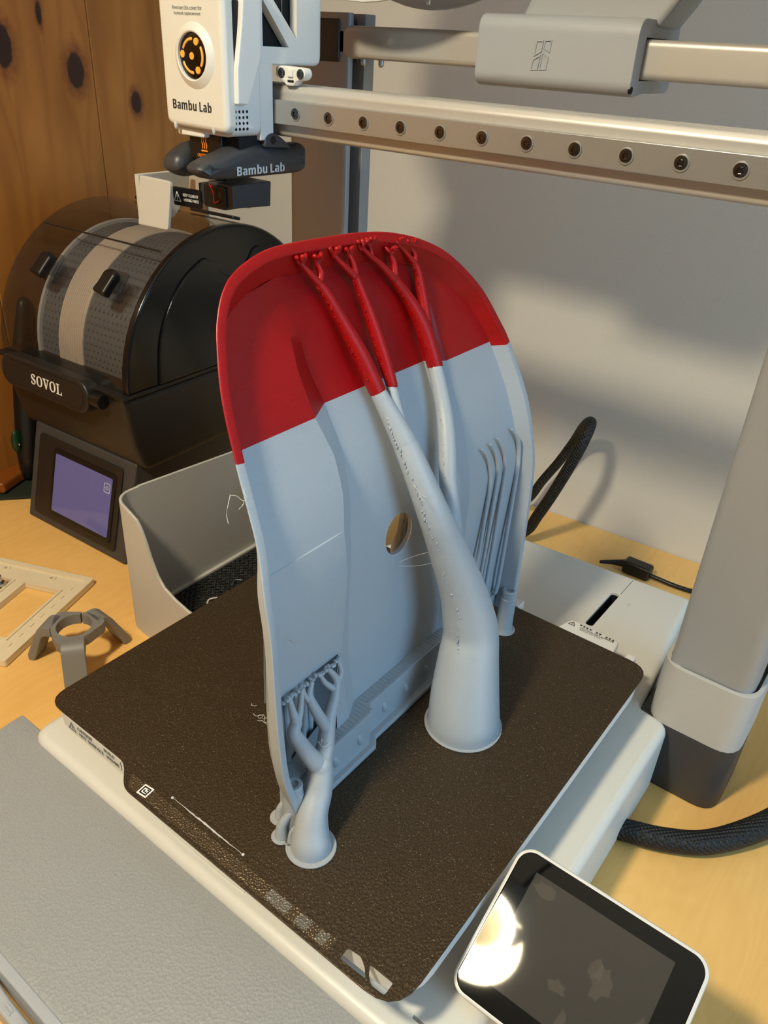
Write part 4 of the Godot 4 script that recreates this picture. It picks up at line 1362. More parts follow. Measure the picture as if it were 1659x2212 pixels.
func make_toolhead() -> void:
	var f := thing("toolhead", "white print head with a round black window, hanging on the rail's left end", "print head", Vector3(-0.145, 0.2838, -0.045))
	var b := MB.new()
	box(b, Vector3(-0.1690, 0.2843, -0.0460), Vector3(-0.1226, 0.4000, -0.0270), 0.0050, 0.0)
	part("housing", b, M.white_plastic, f)
	b = MB.new()
	ext(b, rpoly([Vector2(-0.1700, 0.2872), Vector2(-0.1222, 0.2858), Vector2(-0.1222, 0.400), Vector2(-0.1700, 0.400)], [0.0050, 0.0050, 0.001, 0.001], 6), 0.0062, 0.0028, at(0, 0, -0.0282), [], false)
	part("face_cover", b, M.cream_plastic, f)
	for x in [-0.1630, -0.1330]:
		b = MB.new()
		blob(b, Transform3D(Basis.from_scale(Vector3(0.0011, 0.0022, 0.0012)), Vector3(x, 0.2872, -0.0228)), 12)
		part("release_notch", b, M.light_grey_plastic, f)
	b = MB.new()
	box(b, Vector3(-0.1660, 0.2822, -0.0400), Vector3(-0.1450, 0.2860, -0.0262), 0.0012, 0.0008)
	part("lower_lip", b, M.white_plastic, f)
	# round window with its yellow marks
	var c := Transform3D(Basis(Vector3(1, 0, 0), Vector3(0, 0, 1), Vector3(0, -1, 0)), Vector3(-0.1438, 0.3202, -0.0220))
	b = MB.new()
	lathe(b, [Vector2(0.0152, -0.0002), Vector2(0.0140, 0.0006), Vector2(0.0118, 0.0019), Vector2(0.0112, 0.0022), Vector2(0.0106, 0.0019), Vector2(0.0104, 0.0006)], c, 48)
	part("window_ring", b, M.cream_plastic, f)
	b = MB.new()
	lathe(b, [Vector2(0.0106, 0.0006), Vector2(0.0085, 0.0012), Vector2(0.0050, 0.0017), Vector2(0.0, 0.0019)], c, 48)
	var win := part("round_window", b, M.glass_black, f)
	for a in [175.0, 62.0, -58.0, -1.0]:
		b = MB.new()
		var rr := 0.0072 if a != -1.0 else 0.0
		var q := Vector3(rr * cos(deg_to_rad(a)), 0.0016 if rr > 0.0 else 0.0018, -rr * sin(deg_to_rad(a)))
		lathe(b, [Vector2(0.00175, -0.0004), Vector2(0.00165, 0.0002), Vector2(0.0, 0.00022)], c * at(q.x, q.y, q.z), 18)
		part("yellow_dot", b, M.yellow_mark, win)
	for a in [[92.0, 152.0], [-32.0, 30.0], [205.0, 268.0]]:
		b = MB.new()
		var pts := []
		for k in 13:
			var an := deg_to_rad(lerpf(a[0], a[1], k / 12.0))
			var q := c * Vector3(0.0074 * cos(an), 0.0010, -0.0074 * sin(an))
			pts.append([q.x, q.y, q.z, 0.00085])
		tube(b, pts, 10)
		part("yellow_arc", b, M.yellow_mark, win)
	var face := Transform3D(Basis.IDENTITY, Vector3(0, 0, -0.02195))
	letters("lettering", "Bambu Lab", face * at(-0.1482, 0.2975, 0), 0.0300, 0.0048, M.dark_ink, f, true)
	letters("lettering", "Remove this cover for", face * at(-0.1474, 0.3408, 0), 0.0218, 0.0018, M.grey_ink, f)
	letters("lettering", "hotend replacement", face * at(-0.1474, 0.3382, 0), 0.0196, 0.0018, M.grey_ink, f)
	# right side: recess, lever, vent holes
	b = MB.new()
	loaf(b, [Vector2(-0.0288, 0.3140), Vector2(-0.0288, 0.3450), Vector2(-0.0330, 0.3450), Vector2(-0.0330, 0.3140)], -0.1230, -0.1224, 0.001)
	part("side_recess", b, M.black_matte, f)
	b = MB.new()
	loaf(b, [Vector2(-0.0330, 0.3020), Vector2(-0.0330, 0.3080), Vector2(-0.0365, 0.3080), Vector2(-0.0372, 0.3008)], -0.1230, -0.1224)
	part("side_recess", b, M.charcoal_plastic, f)
	b = MB.new()
	loaf(b, [Vector2(-0.0278, 0.3002), Vector2(-0.0282, 0.3160), Vector2(-0.0318, 0.3330), Vector2(-0.0340, 0.3520), Vector2(-0.0460, 0.3520), Vector2(-0.0450, 0.3215), Vector2(-0.0350, 0.2998)], -0.1240, -0.1195, [0.0005, 0.002, 0.004, 0.002, 0.002, 0.004, 0.0008], 0.0006)
	part("lever", b, M.white_plastic, f)
	for i in 4:
		for j in 4:
			b = MB.new()
			var q := Vector3(-0.1226, 0.2884 + j * 0.0027, -0.0285 - i * 0.0027)
			lathe(b, [Vector2(0.00072, -0.0004), Vector2(0.00072, 0.00012), Vector2(0.0, 0.00012)], Transform3D(Basis(Vector3(0, -1, 0), Vector3(1, 0, 0), Vector3(0, 0, 1)), q), 14)
			part("vent_hole", b, M.hole_black, f)
	# carriage plate and open truss frame
	b = MB.new()
	box(b, Vector3(-0.1660, 0.2822, -0.0562), Vector3(-0.1228, 0.3190, -0.0464), 0.0008, 0.0005)
	part("carriage", b, M.white_plastic, f)
	b = MB.new()
	loaf(b, [Vector2(-0.0466, 0.3178), Vector2(-0.0466, 0.3760), Vector2(-0.0942, 0.3760), Vector2(-0.0942, 0.3178)], -0.1275, -0.1226, [0, 0, 0.004, 0.005], 0.0016, [[Vector2(-0.0492, 0.3262), Vector2(-0.0492, 0.3470), Vector2(-0.0685, 0.3262)], [Vector2(-0.0560, 0.3480), Vector2(-0.0560, 0.3700), Vector2(-0.0745, 0.3700), Vector2(-0.0745, 0.3300)]])
	part("truss_frame", b, M.white_plastic, f)
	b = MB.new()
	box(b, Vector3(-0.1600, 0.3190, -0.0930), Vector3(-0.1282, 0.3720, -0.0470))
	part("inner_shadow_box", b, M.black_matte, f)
	b = MB.new()
	box(b, Vector3(-0.1284, 0.3300, -0.0690), Vector3(-0.1278, 0.3600, -0.0684))
	part("cable_glint", b, M.bright_steel, f)
	# belt clamp with two screws at the frame's foot
	b = MB.new()
	ext(b, rpoly([Vector2(-0.1245, 0.3128), Vector2(-0.1195, 0.3112), Vector2(-0.1172, 0.3088), Vector2(-0.1118, 0.3088), Vector2(-0.1098, 0.3112), Vector2(-0.1050, 0.3120), Vector2(-0.1030, 0.3145), Vector2(-0.1045, 0.3175), Vector2(-0.1200, 0.3180), Vector2(-0.1245, 0.3175)], 0.0014, 4), 0.0060, 0.0008, at(0, 0, -0.0660))
	var clip := part("belt_clamp", b, M.white_plastic, f)
	for x in [-0.1200, -0.1066]:
		b = MB.new()
		lathe(b, [Vector2(0.0024, -0.001), Vector2(0.0024, 0.0003), Vector2(0.0020, 0.0007), Vector2(0.0010, 0.0007), Vector2(0.0008, 0.0002), Vector2(0, 0.0002)], Transform3D(Basis(Vector3(1, 0, 0), Vector3(0, 0, 1), Vector3(0, -1, 0)), Vector3(x, 0.3146, -0.0600)), 20)
		part("screw", b, M.screw_steel, clip)
	b = MB.new()
	box(b, Vector3(-0.1152, 0.3130, -0.0605), Vector3(-0.1116, 0.3165, -0.0590), 0.0004, 0.0003)
	part("latch", b, M.white_plastic, clip)
	b = MB.new()
	box(b, Vector3(-0.1156, 0.3105, -0.0605), Vector3(-0.1112, 0.3116, -0.0598), 0.0004)
	part("latch_slot", b, M.hole_black, clip)
	# hot end in its black sock, with the heat sign
	b = MB.new()
	box(b, Vector3(-0.1618, 0.2700, -0.0440), Vector3(-0.1362, 0.2845, -0.0300), 0.0014, 0.0010)
	var hot := part("hot_end_cover", b, M.black_plastic, f, "black cover with an orange heat sign")
	b = MB.new()
	box(b, Vector3(-0.1362, 0.2760, -0.0470), Vector3(-0.1256, 0.2845, -0.0330), 0.001)
	part("fan_duct", b, M.black_matte, f)
	b = MB.new()
	tube(b, [[-0.1465, 0.2720, -0.0380, 0.0062], [-0.1465, 0.2640, -0.0380, 0.0058], [-0.1465, 0.2600, -0.0380, 0.0030], [-0.1465, 0.2575, -0.0380, 0.0008]], 18, false)
	part("nozzle", b, M.black_plastic, f)
	var hf := Transform3D(Basis.IDENTITY, Vector3(-0.1495, 0.2785, -0.0299))
	for k in 3:
		b = MB.new()
		var pts := []
		for j in 9:
			var s := j / 8.0
			var q := hf * Vector3((k - 1) * 0.0016 + 0.0003 * sin(s * TAU), lerpf(-0.0020, 0.0030, s), 0.0)
			pts.append([q.x, q.y, q.z, 0.00030])
		tube(b, pts, 6)
		part("heat_wave", b, M.orange_mark, hot)
	b = MB.new()
	obox(b, hf * at(0, -0.0032, 0), Vector3(0.0050, 0.0007, 0.0002))
	part("heat_bar", b, M.orange_mark, hot)
	letters("lettering", "CAUTION HOT", hf * at(0.0002, -0.0056, 0.0001), 0.0118, 0.0017, M.orange_mark, hot)
	# the two charcoal wings under the head
	for s in [1, -1]:
		b = MB.new()
		var off := 0.0 if s > 0 else -0.0005
		var zy := [Vector2(-0.0045, 0.2690), Vector2(-0.0065, 0.2722), Vector2(-0.0125, 0.2742), Vector2(-0.0329, 0.2796), Vector2(-0.0480, 0.2818), Vector2(-0.0700, 0.2790), Vector2(-0.0830, 0.2792), Vector2(-0.0862, 0.2768), Vector2(-0.0858, 0.2648), Vector2(-0.0800, 0.2632), Vector2(-0.0241, 0.2636), Vector2(-0.0110, 0.2650)]
		if s < 0:
			zy = [Vector2(-0.0215, 0.2640), Vector2(-0.0235, 0.2712), Vector2(-0.0345, 0.2768), Vector2(-0.0480, 0.2790), Vector2(-0.0700, 0.2790), Vector2(-0.0850, 0.2770), Vector2(-0.0850, 0.2640), Vector2(-0.0500, 0.2604), Vector2(-0.0290, 0.2598)]
			loaf(b, zy, -0.1790, -0.1635, 0.003, 0.0055)
		else:
			loaf(b, zy, -0.1400, -0.1236, 0.003, 0.0060)
		var wingp := part("duct_wing", b, M.charcoal_plastic, f)
		if s > 0:
			letters("lettering", "Bambu Lab", Transform3D(Basis(Vector3(0, 0, -1), Vector3(0, 1, 0), Vector3(1, 0, 0)), Vector3(-0.12345, 0.2681, -0.0470)), 0.0360, 0.0048, M.pale_ink, wingp, true)
	b = MB.new()
	loaf(b, [Vector2(-0.0485, 0.2790), Vector2(-0.0492, 0.2840), Vector2(-0.0550, 0.2862), Vector2(-0.0608, 0.2840), Vector2(-0.0700, 0.2775)], -0.1300, -0.1222, [0.001, 0.004, 0.004, 0.004, 0.001], 0.0006)
	var ear := part("hinge_ear", b, M.charcoal_plastic, f)
	b = MB.new()
	lathe(b, [Vector2(0.0021, -0.001), Vector2(0.0021, 0.0002), Vector2(0.0, 0.0002)], Transform3D(Basis(Vector3(0, -1, 0), Vector3(1, 0, 0), Vector3(0, 0, 1)), Vector3(-0.1223, 0.2822, -0.0552)), 20)
	part("hinge_hole", b, M.hole_black, ear)

func make_wiper() -> void:
	var f := thing("wiper_box", "small charcoal box with a black caution sticker below the print head", "wiper", Vector3(-0.15, 0.2475, -0.045))
	var b := MB.new()
	loaf(b, [Vector2(-0.0310, 0.2480), Vector2(-0.0310, 0.2600), Vector2(-0.0608, 0.2600), Vector2(-0.0600, 0.2465)], -0.1500, -0.1300, 0.0010, 0.0006)
	part("housing", b, M.charcoal_plastic, f)
	b = MB.new()
	box(b, Vector3(-0.1520, 0.2465, -0.0450), Vector3(-0.1345, 0.2585, -0.0296), 0.0012, 0.0006)
	part("black_front", b, M.black_plastic, f)
	b = MB.new()
	box(b, Vector3(-0.1395, 0.2530, -0.0300), Vector3(-0.1375, 0.2555, -0.0292))
	part("sensor_window", b, M.charcoal_plastic, f)
	b = MB.new()
	var face := Transform3D(Basis(Vector3(0.995, 0.03, 0.0).normalized(), Vector3(-0.03, 0.995, 0), Vector3(0, 0, 1)), Vector3(-0.1668, 0.2489, -0.0310))
	ext(b, rrect(0.0240, 0.0102, 0.0014, 5), 0.0014, 0.0004, face)
	var sticker := part("caution_sticker", b, M.black_plastic, f, "black caution sticker with white print")
	warning(face * at(-0.0082, 0.0, 0.00142), 0.0066, sticker, M.white_ink)
	letters("lettering", "KEEP CLEAR OF", face * at(0.0035, 0.0013, 0.00142), 0.0130, 0.0015, M.white_ink, sticker)
	letters("lettering", "MOVING PARTS", face * at(0.0037, -0.0013, 0.00142), 0.0128, 0.0015, M.white_ink, sticker)
	b = MB.new()
	box(b, Vector3(-0.2060, 0.2420, -0.0640), Vector3(-0.1500, 0.2555, -0.0620), 0.001, 0.0006)
	part("mounting_strip", b, M.aluminium, f)
	b = MB.new()
	box(b, Vector3(-0.1680, 0.2450, -0.0650), Vector3(-0.1520, 0.2560, -0.0400))
	part("arm", b, M.charcoal_plastic, f)
	var g := thing("deflector_bracket", "pale grey L-shaped printed bracket hanging left of the wiper box", "bracket", Vector3(-0.18, 0.231, -0.02))
	b = MB.new()
	ext(b, rpoly([Vector2(-0.1985, 0.2308), Vector2(-0.1715, 0.2316), Vector2(-0.1654, 0.2585), Vector2(-0.1928, 0.2585)], [0.0006, 0.002, 0.004, 0.0006], 5), 0.0022, 0.0005, at(0, 0, -0.0202))
	part("front_plate", b, M.light_grey_plastic, g)
	b = MB.new()
	loaf(b, [Vector2(-0.0190, 0.2330), Vector2(-0.0190, 0.2585), Vector2(-0.0560, 0.2585), Vector2(-0.0560, 0.2480), Vector2(-0.0420, 0.2310)], -0.1990, -0.1950, [0, 0, 0.002, 0.008, 0.008], 0.0004)
	part("side_plate", b, M.light_grey_plastic, g)
	var t := thing("filament_snippet", "thin red filament strand caught on the black wiper front", "filament", Vector3(-0.142, 0.250, -0.029))
	b = MB.new()
	tube(b, soft([[-0.1452, 0.2590, -0.0282, 0.0003], [-0.1432, 0.2578, -0.0275, 0.0003], [-0.1418, 0.2592, -0.0270, 0.0003], [-0.1432, 0.2578, -0.0276, 0.00035], [-0.1428, 0.2550, -0.0284, 0.0003], [-0.1426, 0.2520, -0.0284, 0.0003], [-0.1418, 0.2498, -0.0282, 0.0003], [-0.1385, 0.2512, -0.0280, 0.0003]], 4), 7)
	part("strand", b, M.red_filament, t)

func make_dryer() -> void:
	var base := Vector3(-0.3995, DESK, -0.187)
	var f := thing("filament_dryer", "black filament dryer with a smoked clear domed lid and a small lit screen", "filament dryer", base)
	var turn := Transform3D(Basis(Vector3.UP, 0.053), base)
	f.rotation.y = 0.053
	f.set_meta("turned", true)
	# parts are drawn in the dryer's own frame: x along its front, y up from the desk, z to the front
	var b := MB.new()
	loaf(b, [Vector2(0.139, 0.0), Vector2(0.1130, 0.0925), Vector2(-0.112, 0.0925), Vector2(-0.118, 0.0)], -0.0660, 0.0760, [0.003, 0.002, 0.002, 0.003], 0.002)
	local("foot", b, M.dark_grey_plastic, f)
	b = MB.new()
	loaf(b, [Vector2(0.1100, 0.0860), Vector2(0.1165, 0.1060), Vector2(0.1205, 0.1260), Vector2(0.1245, 0.1580), Vector2(-0.1245, 0.1580), Vector2(-0.1140, 0.0880)], -0.0845, 0.0845, [0.010, 0.02, 0.02, 0.002, 0.002, 0.01], 0.006)
	local("body", b, M.dryer_body, f)
	b = MB.new()
	loaf(b, [Vector2(0.1265, 0.1575), Vector2(0.1265, 0.1612), Vector2(-0.1265, 0.1612), Vector2(-0.1265, 0.1575)], -0.0862, 0.0862, 0.001, 0.001)
	local("seam_band", b, M.dryer_black, f)
	# raised panel with the screen on the sloping front of the foot
	var n := Vector3(0, 0.271, 0.9626).normalized()
	var slope := Transform3D(facing(n), Vector3(0.003, 0.0463, 0.1262))
	b = MB.new()
	ext(b, rrect(0.1180, 0.0800, 0.004, 5), 0.0022, 0.0010, slope * at(0, 0, -0.0006))
	var bez := local("control_panel", b, M.dryer_body, f)
	b = MB.new()
	ext(b, rrect(0.0880, 0.0660, 0.004, 5), 0.0012, 0.0004, slope * at(0.0085, -0.001, 0.0012))
	local("screen_bezel", b, M.black_plastic, bez)
	b = MB.new()
	ext(b, rrect(0.0800, 0.0565, 0.0015, 4), 0.0004, 0.0, slope * at(0.0085, -0.001, 0.00225))
	local("screen_glow", b, M.dryer_screen_glow, bez, "lit violet screen")
	b = MB.new()
	ext(b, rrect(0.0082, 0.0092, 0.0016, 4), 0.0002, 0.0, slope * at(0.0425, 0.0170, 0.00265), [rrect(0.0068, 0.0078, 0.0012, 4)])
	ext(b, circle(0.0018, 20), 0.0002, 0.0, slope * at(0.0425, 0.0170, 0.00265), [circle(0.0012, 20)])
	local("screen_icon", b, M.screen_icon, bez)
	# lid: a half drum with a clear middle and one dark end cap
	var arc := []
	for k in 41:
		var a := PI * k / 40.0
		arc.append(Vector2(0.1200 * cos(a), 0.1605 + 0.1195 * sin(a)))
	b = MB.new()
	for k in 40:
		var p: Vector2 = arc[k]
		var q: Vector2 = arc[k + 1]
		b.quad(Vector3(-0.0840, p.y, p.x), Vector3(0.0790, p.y, p.x), Vector3(0.0790, q.y, q.x), Vector3(-0.0840, q.y, q.x), Vector3(0, (p.y + q.y) / 2 - 0.1605, (p.x + q.x) / 2))
	local("lid", b, M.smoked_lid, f, "smoked clear domed lid")
	b = MB.new()
	var half := PackedVector2Array()
	for p in arc:
		half.append(Vector2(-p.x, p.y))
	ext(b, half, 0.003, 0.0, side_from(-0.0850, 0, 0))
	local("end_cap", b, M.smoked_lid, f, "clear left end of the lid")
	b = MB.new()
	ext(b, half, 0.0062, 0.0025, side_from(0.0790, 0, 0), [], false)
	var capr := local("end_cap", b, M.end_cap_black, f, "glossy black right end of the lid")
	# moulded arch on the end cap
	b = MB.new()
	var arch := rpoly([Vector2(-0.0880, 0.1620), Vector2(-0.0830, 0.2060), Vector2(-0.0560, 0.2440), Vector2(-0.0260, 0.2590), Vector2(-0.0100, 0.2420), Vector2(0.0050, 0.2350), Vector2(0.0200, 0.2420), Vector2(0.0350, 0.2600), Vector2(0.0620, 0.2440), Vector2(0.0860, 0.2060), Vector2(0.0900, 0.1620)], [0.001, 0.02, 0.02, 0.008, 0.01, 0.008, 0.01, 0.008, 0.02, 0.02, 0.001], 5)
	ext(b, arch, 0.0022, 0.0012, side_from(0.0850, 0, 0), [], false)
	local("moulded_arch", b, M.end_cap_black, capr)
	b = MB.new()
	tube(b, soft([[-0.0835, 0.2640, 0.0590, 0.0008], [0.0690, 0.2640, 0.0590, 0.0008]], 2), 8)
	local("lid_crease", b, M.filament_white if false else M.dryer_body, f)
	for x in [-0.0370, 0.0455]:
		b = MB.new()
		var o := Transform3D(facing(Vector3(0, 0.65, 0.76)), Vector3(x, 0.2400, 0.0935))
		ext(b, rrect(0.0250, 0.0200, 0.002, 3), 0.0030, 0.0010, o * at(0, 0.003, -0.004))
		local("clip_base", b, M.smoked_lid, f)
		b = MB.new()
		ext(b, rpoly([Vector2(-0.0090, -0.0110), Vector2(0.0060, -0.0130), Vector2(0.0095, 0.0060), Vector2(0.0040, 0.0110), Vector2(-0.0050, 0.0080), Vector2(-0.0060, -0.002)], 0.003, 4), 0.0090, 0.0025, o * at(0, 0, -0.001))
		local("lid_clip", b, M.black_plastic, f)
	for x in [-0.034, 0.041]:
		b = MB.new()
		ext(b, rrect(0.055, 0.010, 0.002, 3), 0.0030, 0.0010, Transform3D(facing(Vector3(0, 0.97, -0.25)), Vector3(x, 0.2775, -0.0310)))
		local("top_vent", b, M.dryer_black, f)
	# latch plate with the maker's name
	b = MB.new()
	var lt := Transform3D(facing(Vector3(0, 0.12, 1.0)), Vector3(-0.0075, 0.1515, 0.1215))
	ext(b, rrect(0.1200, 0.0285, 0.0130, 8), 0.0140, 0.0022, lt)
	var latch := local("latch", b, M.dryer_body, f)
	b = MB.new()
	ext(b, rrect(0.1080, 0.0200, 0.0095, 8), 0.0008, 0.0006, lt * at(0, 0, 0.0138))
	local("latch_inset", b, M.dryer_body, latch)
	letters("lettering", "SOVOL", lt * at(0.006, 0.0, 0.0147), 0.0420, 0.0092, M.white_ink, latch, true, true)
	b = MB.new()
	lathe(b, [Vector2(0.0060, -0.008), Vector2(0.0060, 0.008), Vector2(0.0, 0.008)], Transform3D(about(Vector3(1, 0, 0)), Vector3(0.0565, 0.1530, 0.1290)), 18)
	local("hinge_pin", b, M.black_plastic, f)
	# the spool shut inside it
	var s := thing("filament_spool", "spool wound with off-white filament between grey dotted flanges, inside the smoked dryer lid", "spool", base + Vector3(0, 0.075, 0.0))
	s.rotation.y = 0.053
	for q in [["grey_flange", -0.0560, -0.0300, 0.0985, "dotted_drum"], ["filament_winding", -0.0300, 0.0020, 0.1000, "filament_white"], ["grey_flange", 0.0020, 0.0660, 0.0985, "dotted_drum"], ["flange_edge", -0.0590, -0.0560, 0.1020, "light_grey_plastic"]]:
		b = MB.new()
		var prof := [Vector2(0.0, q[1]), Vector2(q[3] - 0.001, q[1]), Vector2(q[3], q[1] + 0.001)]
		if q[0] == "filament_winding":
			for k in 26:
				var h: float = lerpf(q[1] + 0.001, q[2] - 0.001, k / 25.0)
				prof.append(Vector2(q[3] + (0.0005 if k % 2 == 0 else 0.0), h))
		prof.append_array([Vector2(q[3], q[2] - 0.001), Vector2(q[3] - 0.001, q[2]), Vector2(0.0, q[2])])
		lathe(b, prof, Transform3D(Basis(Vector3(0, 0, 1), Vector3(1, 0, 0), Vector3(0, 1, 0)), Vector3(0, 0.0870 - 0.0 + 0.0, 0.0)), 64)
		put(q[0], b.commit(), M[q[4]], s)

# a part drawn in its thing's own frame
func local(called: String, b: MB, m: Material, parent: Node3D, label := "") -> MeshInstance3D:
	return put(called, b.commit(), m, parent, label)

func make_small_things() -> void:
	var b: MB
	var rng := RandomNumberGenerator.new()
	rng.seed = 77
	# grey clamp printed round the top beam, with its arm going up
	var c := thing("spool_arm_clamp", "grey printed clamp with an embossed four-part emblem, wrapped round the upper beam", "clamp", Vector3(0.005, 0.315, -0.12))
	b = MB.new()
	var hook := [Vector2(-0.1200, 0.3180), Vector2(-0.1200, 0.3470), Vector2(-0.1720, 0.3470), Vector2(-0.1720, 0.3195), Vector2(-0.1690, 0.3160), Vector2(-0.1360, 0.3160), Vector2(-0.1250, 0.3140)]
	loaf(b, hook, -0.0385, 0.0478, [0.003, 0.0075, 0.006, 0.004, 0.003, 0.004, 0.004], 0.0006, [[Vector2(-0.1294, 0.3216), Vector2(-0.1294, 0.3394), Vector2(-0.1586, 0.3394), Vector2(-0.1586, 0.3216)]])
	part("clamp_body", b, M.mid_grey_print, c)
	b = MB.new()
	lathe(b, [Vector2(0.0016, -0.001), Vector2(0.0016, 0.0002), Vector2(0.0, 0.0002)], Transform3D(Basis(Vector3(0, -1, 0), Vector3(1, 0, 0), Vector3(0, 0, 1)), Vector3(0.0478, 0.3176, -0.1222)), 16)
	part("screw_hole", b, M.hole_black, c)
	# emblem: four slanted panes
	for q in [[Vector2(-0.0040, 0.3360), Vector2(-0.0002, 0.3362), Vector2(-0.0007, 0.3312), Vector2(-0.0047, 0.3290)], [Vector2(-0.0049, 0.3278), Vector2(-0.0009, 0.3300), Vector2(-0.0017, 0.3232), Vector2(-0.0056, 0.3230)], [Vector2(0.0006, 0.3362), Vector2(0.0042, 0.3364), Vector2(0.0038, 0.3308), Vector2(0.0000, 0.3326)], [Vector2(-0.0001, 0.3314), Vector2(0.0036, 0.3294), Vector2(0.0030, 0.3236), Vector2(-0.0009, 0.3233)]]:
		b = MB.new()
		var ins := PackedVector2Array()
		var mid: Vector2 = (q[0] + q[1] + q[2] + q[3]) / 4
		for v in q:
			ins.append(mid + (v - mid) * 0.80)
		ext(b, PackedVector2Array(q), 0.0005, 0.0001, at(0, 0, -0.1200), [ins])
		part("emblem_pane", b, M.mid_grey_print, c)
	b = MB.new()
	ext(b, rpoly([Vector2(-0.0260, 0.3440), Vector2(0.0490, 0.3440), Vector2(0.0620, 0.3620), Vector2(0.0700, 0.4300), Vector2(-0.0050, 0.4300), Vector2(-0.0170, 0.3620)], [0.001, 0.001, 0.02, 0.005, 0.005, 0.02], 6), 0.030, 0.0030, at(0, 0, -0.1680))
	part("spool_arm", b, M.mid_grey_print, c)
	b = MB.new()
	box(b, Vector3(-0.030, 0.4250, -0.200), Vector3(0.110, 0.500, -0.110), 0.012, 0.004)
	part("arm_hub", b, M.light_grey_plastic, c)
	# two white spools up there, their lower rims just in sight
	for q in [[-0.0970, 0.4480, "white spool rim peeking in above the aluminium beam, left of the grey clamp"], [0.1950, 0.4100, "white spool rim in the top right corner, right of the grey clamp"]]:
		var s := thing("spool", q[2], "spool", Vector3(q[0], q[1], -0.13), "spools above the printer")
		for z in [-0.100, -0.163]:
			b = MB.new()
			ext(b, circle(0.0995, 64, Vector2(q[0], q[1])), 0.0030, 0.0008, at(0, 0, z), [circle(0.026, 32, Vector2(q[0], q[1])), circle(0.0016, 12, Vector2(q[0] - 0.002, q[1] - 0.0955))])
			part("flange", b, M.white_plastic, s)
		b = MB.new()
		ext(b, circle(0.080, 48, Vector2(q[0], q[1])), 0.060, 0.0, at(0, 0, -0.160))
		part("winding", b, M.filament_white, s)
	# waste bin: tall back wall, low swept front
	var w := thing("waste_bin", "pale grey printed bin with a swooping front edge, between the dryer and the plate", "bin", Vector3(-0.21, DESK, -0.06))
	b = MB.new()
	b.smooth = 30.0
	var path := []
	for q in [Vector2(-0.1300, 0.0), Vector2(-0.1650, -0.001), Vector2(-0.2050, -0.0030), Vector2(-0.2300, -0.0045)]:
		path.append(q)
	for k in 7:
		var a := PI / 2 * k / 6.0
		path.append(Vector2(-0.2330 - 0.0160 * sin(a), -0.0210 + 0.0160 * cos(a)))
	for k in 8:
		path.append(Vector2(-0.2490 - 0.0006 * k, -0.0350 - 0.0250 * k))
	var tops := [Vector2(-0.13, -0.0325), Vector2(-0.165, -0.0310), Vector2(-0.180, -0.0285), Vector2(-0.1930, -0.0235), Vector2(-0.2020, -0.0130), Vector2(-0.2070, 0.0020), Vector2(-0.2110, 0.0140), Vector2(-0.2170, 0.0230), Vector2(-0.2290, 0.0275), Vector2(-0.2400, 0.0295), Vector2(-0.2500, 0.0300)]
	var dense := []
	for i in path.size() - 1:
		for k in 6:
			dense.append(path[i].lerp(path[i + 1], k / 6.0))
	dense.append(path[-1])
	var strips := []
	for i in dense.size():
		var p: Vector2 = dense[i]
		var t: Vector2 = (dense[mini(i + 1, dense.size() - 1)] - dense[maxi(i - 1, 0)]).normalized()
		var nn := Vector2(t.y, -t.x)
		if nn.dot(Vector2(-0.18, -0.08) - p) < 0:
			nn = -nn
		var top := 0.030
		if p.x > -0.25 and p.y > -0.03:
			for j in tops.size() - 1:
				if p.x <= tops[j].x and p.x >= tops[j + 1].x:
					top = lerpf(tops[j].y, tops[j + 1].y, (p.x - tops[j].x) / (tops[j + 1].x - tops[j].x))
		if p.y < -0.03:
			top = 0.0305 - 0.075 * (-0.03 - p.y)
		var inn := p + nn * 0.0022
		strips.append([Vector3(p.x, DESK, p.y), Vector3(p.x, top - 0.0006, p.y), Vector3(p.x + nn.x * 0.0007, top, p.y + nn.y * 0.0007), Vector3(inn.x - nn.x * 0.0007, top, inn.y - nn.y * 0.0007), Vector3(inn.x, top - 0.0006, inn.y), Vector3(inn.x, DESK + 0.001, inn.y), nn])
	for i in strips.size() - 1:
		var s0: Array = strips[i]
		var s1: Array = strips[i + 1]
		for k in 5:
			var h: Vector3 = [Vector3(-s0[6].x, 0, -s0[6].y), Vector3(-s0[6].x, 1, -s0[6].y), Vector3.UP, Vector3(s0[6].x, 1, s0[6].y), Vector3(s0[6].x, 0, s0[6].y)][k]
			b.quad(s0[k], s1[k], s1[k + 1], s0[k + 1], h)
	part("bin_wall", b, M.light_grey_plastic, w)
	b = MB.new()
	slab(b, [Vector2(-0.1300, -0.0025), Vector2(-0.2310, -0.0075), Vector2(-0.2455, -0.030), Vector2(-0.2490, -0.205), Vector2(-0.1300, -0.205)], DESK, -0.0855)
	part("bin_floor", b, M.light_grey_plastic, w)
	b = MB.new()
	slab(b, [Vector2(-0.2475, -0.030), Vector2(-0.2440, -0.030), Vector2(-0.2470, -0.205), Vector2(-0.2530, -0.205)], -0.0855, -0.0815, 0.0, 0.0005)
	part("inner_ledge", b, M.light_grey_plastic, w)
	var wm := thing("woven_mat", "black woven mat lining the floor of the pale grey bin", "mat", Vector3(-0.19, -0.085, -0.10))
	b = MB.new()
	slab(b, [Vector2(-0.1310, -0.004), Vector2(-0.2300, -0.0090), Vector2(-0.2440, -0.030), Vector2(-0.2480, -0.200), Vector2(-0.1310, -0.200)], -0.0852, -0.0836, 0.0, 0.0004)
	part("mat_base", b, M.woven_mat, wm)
	b = MB.new()
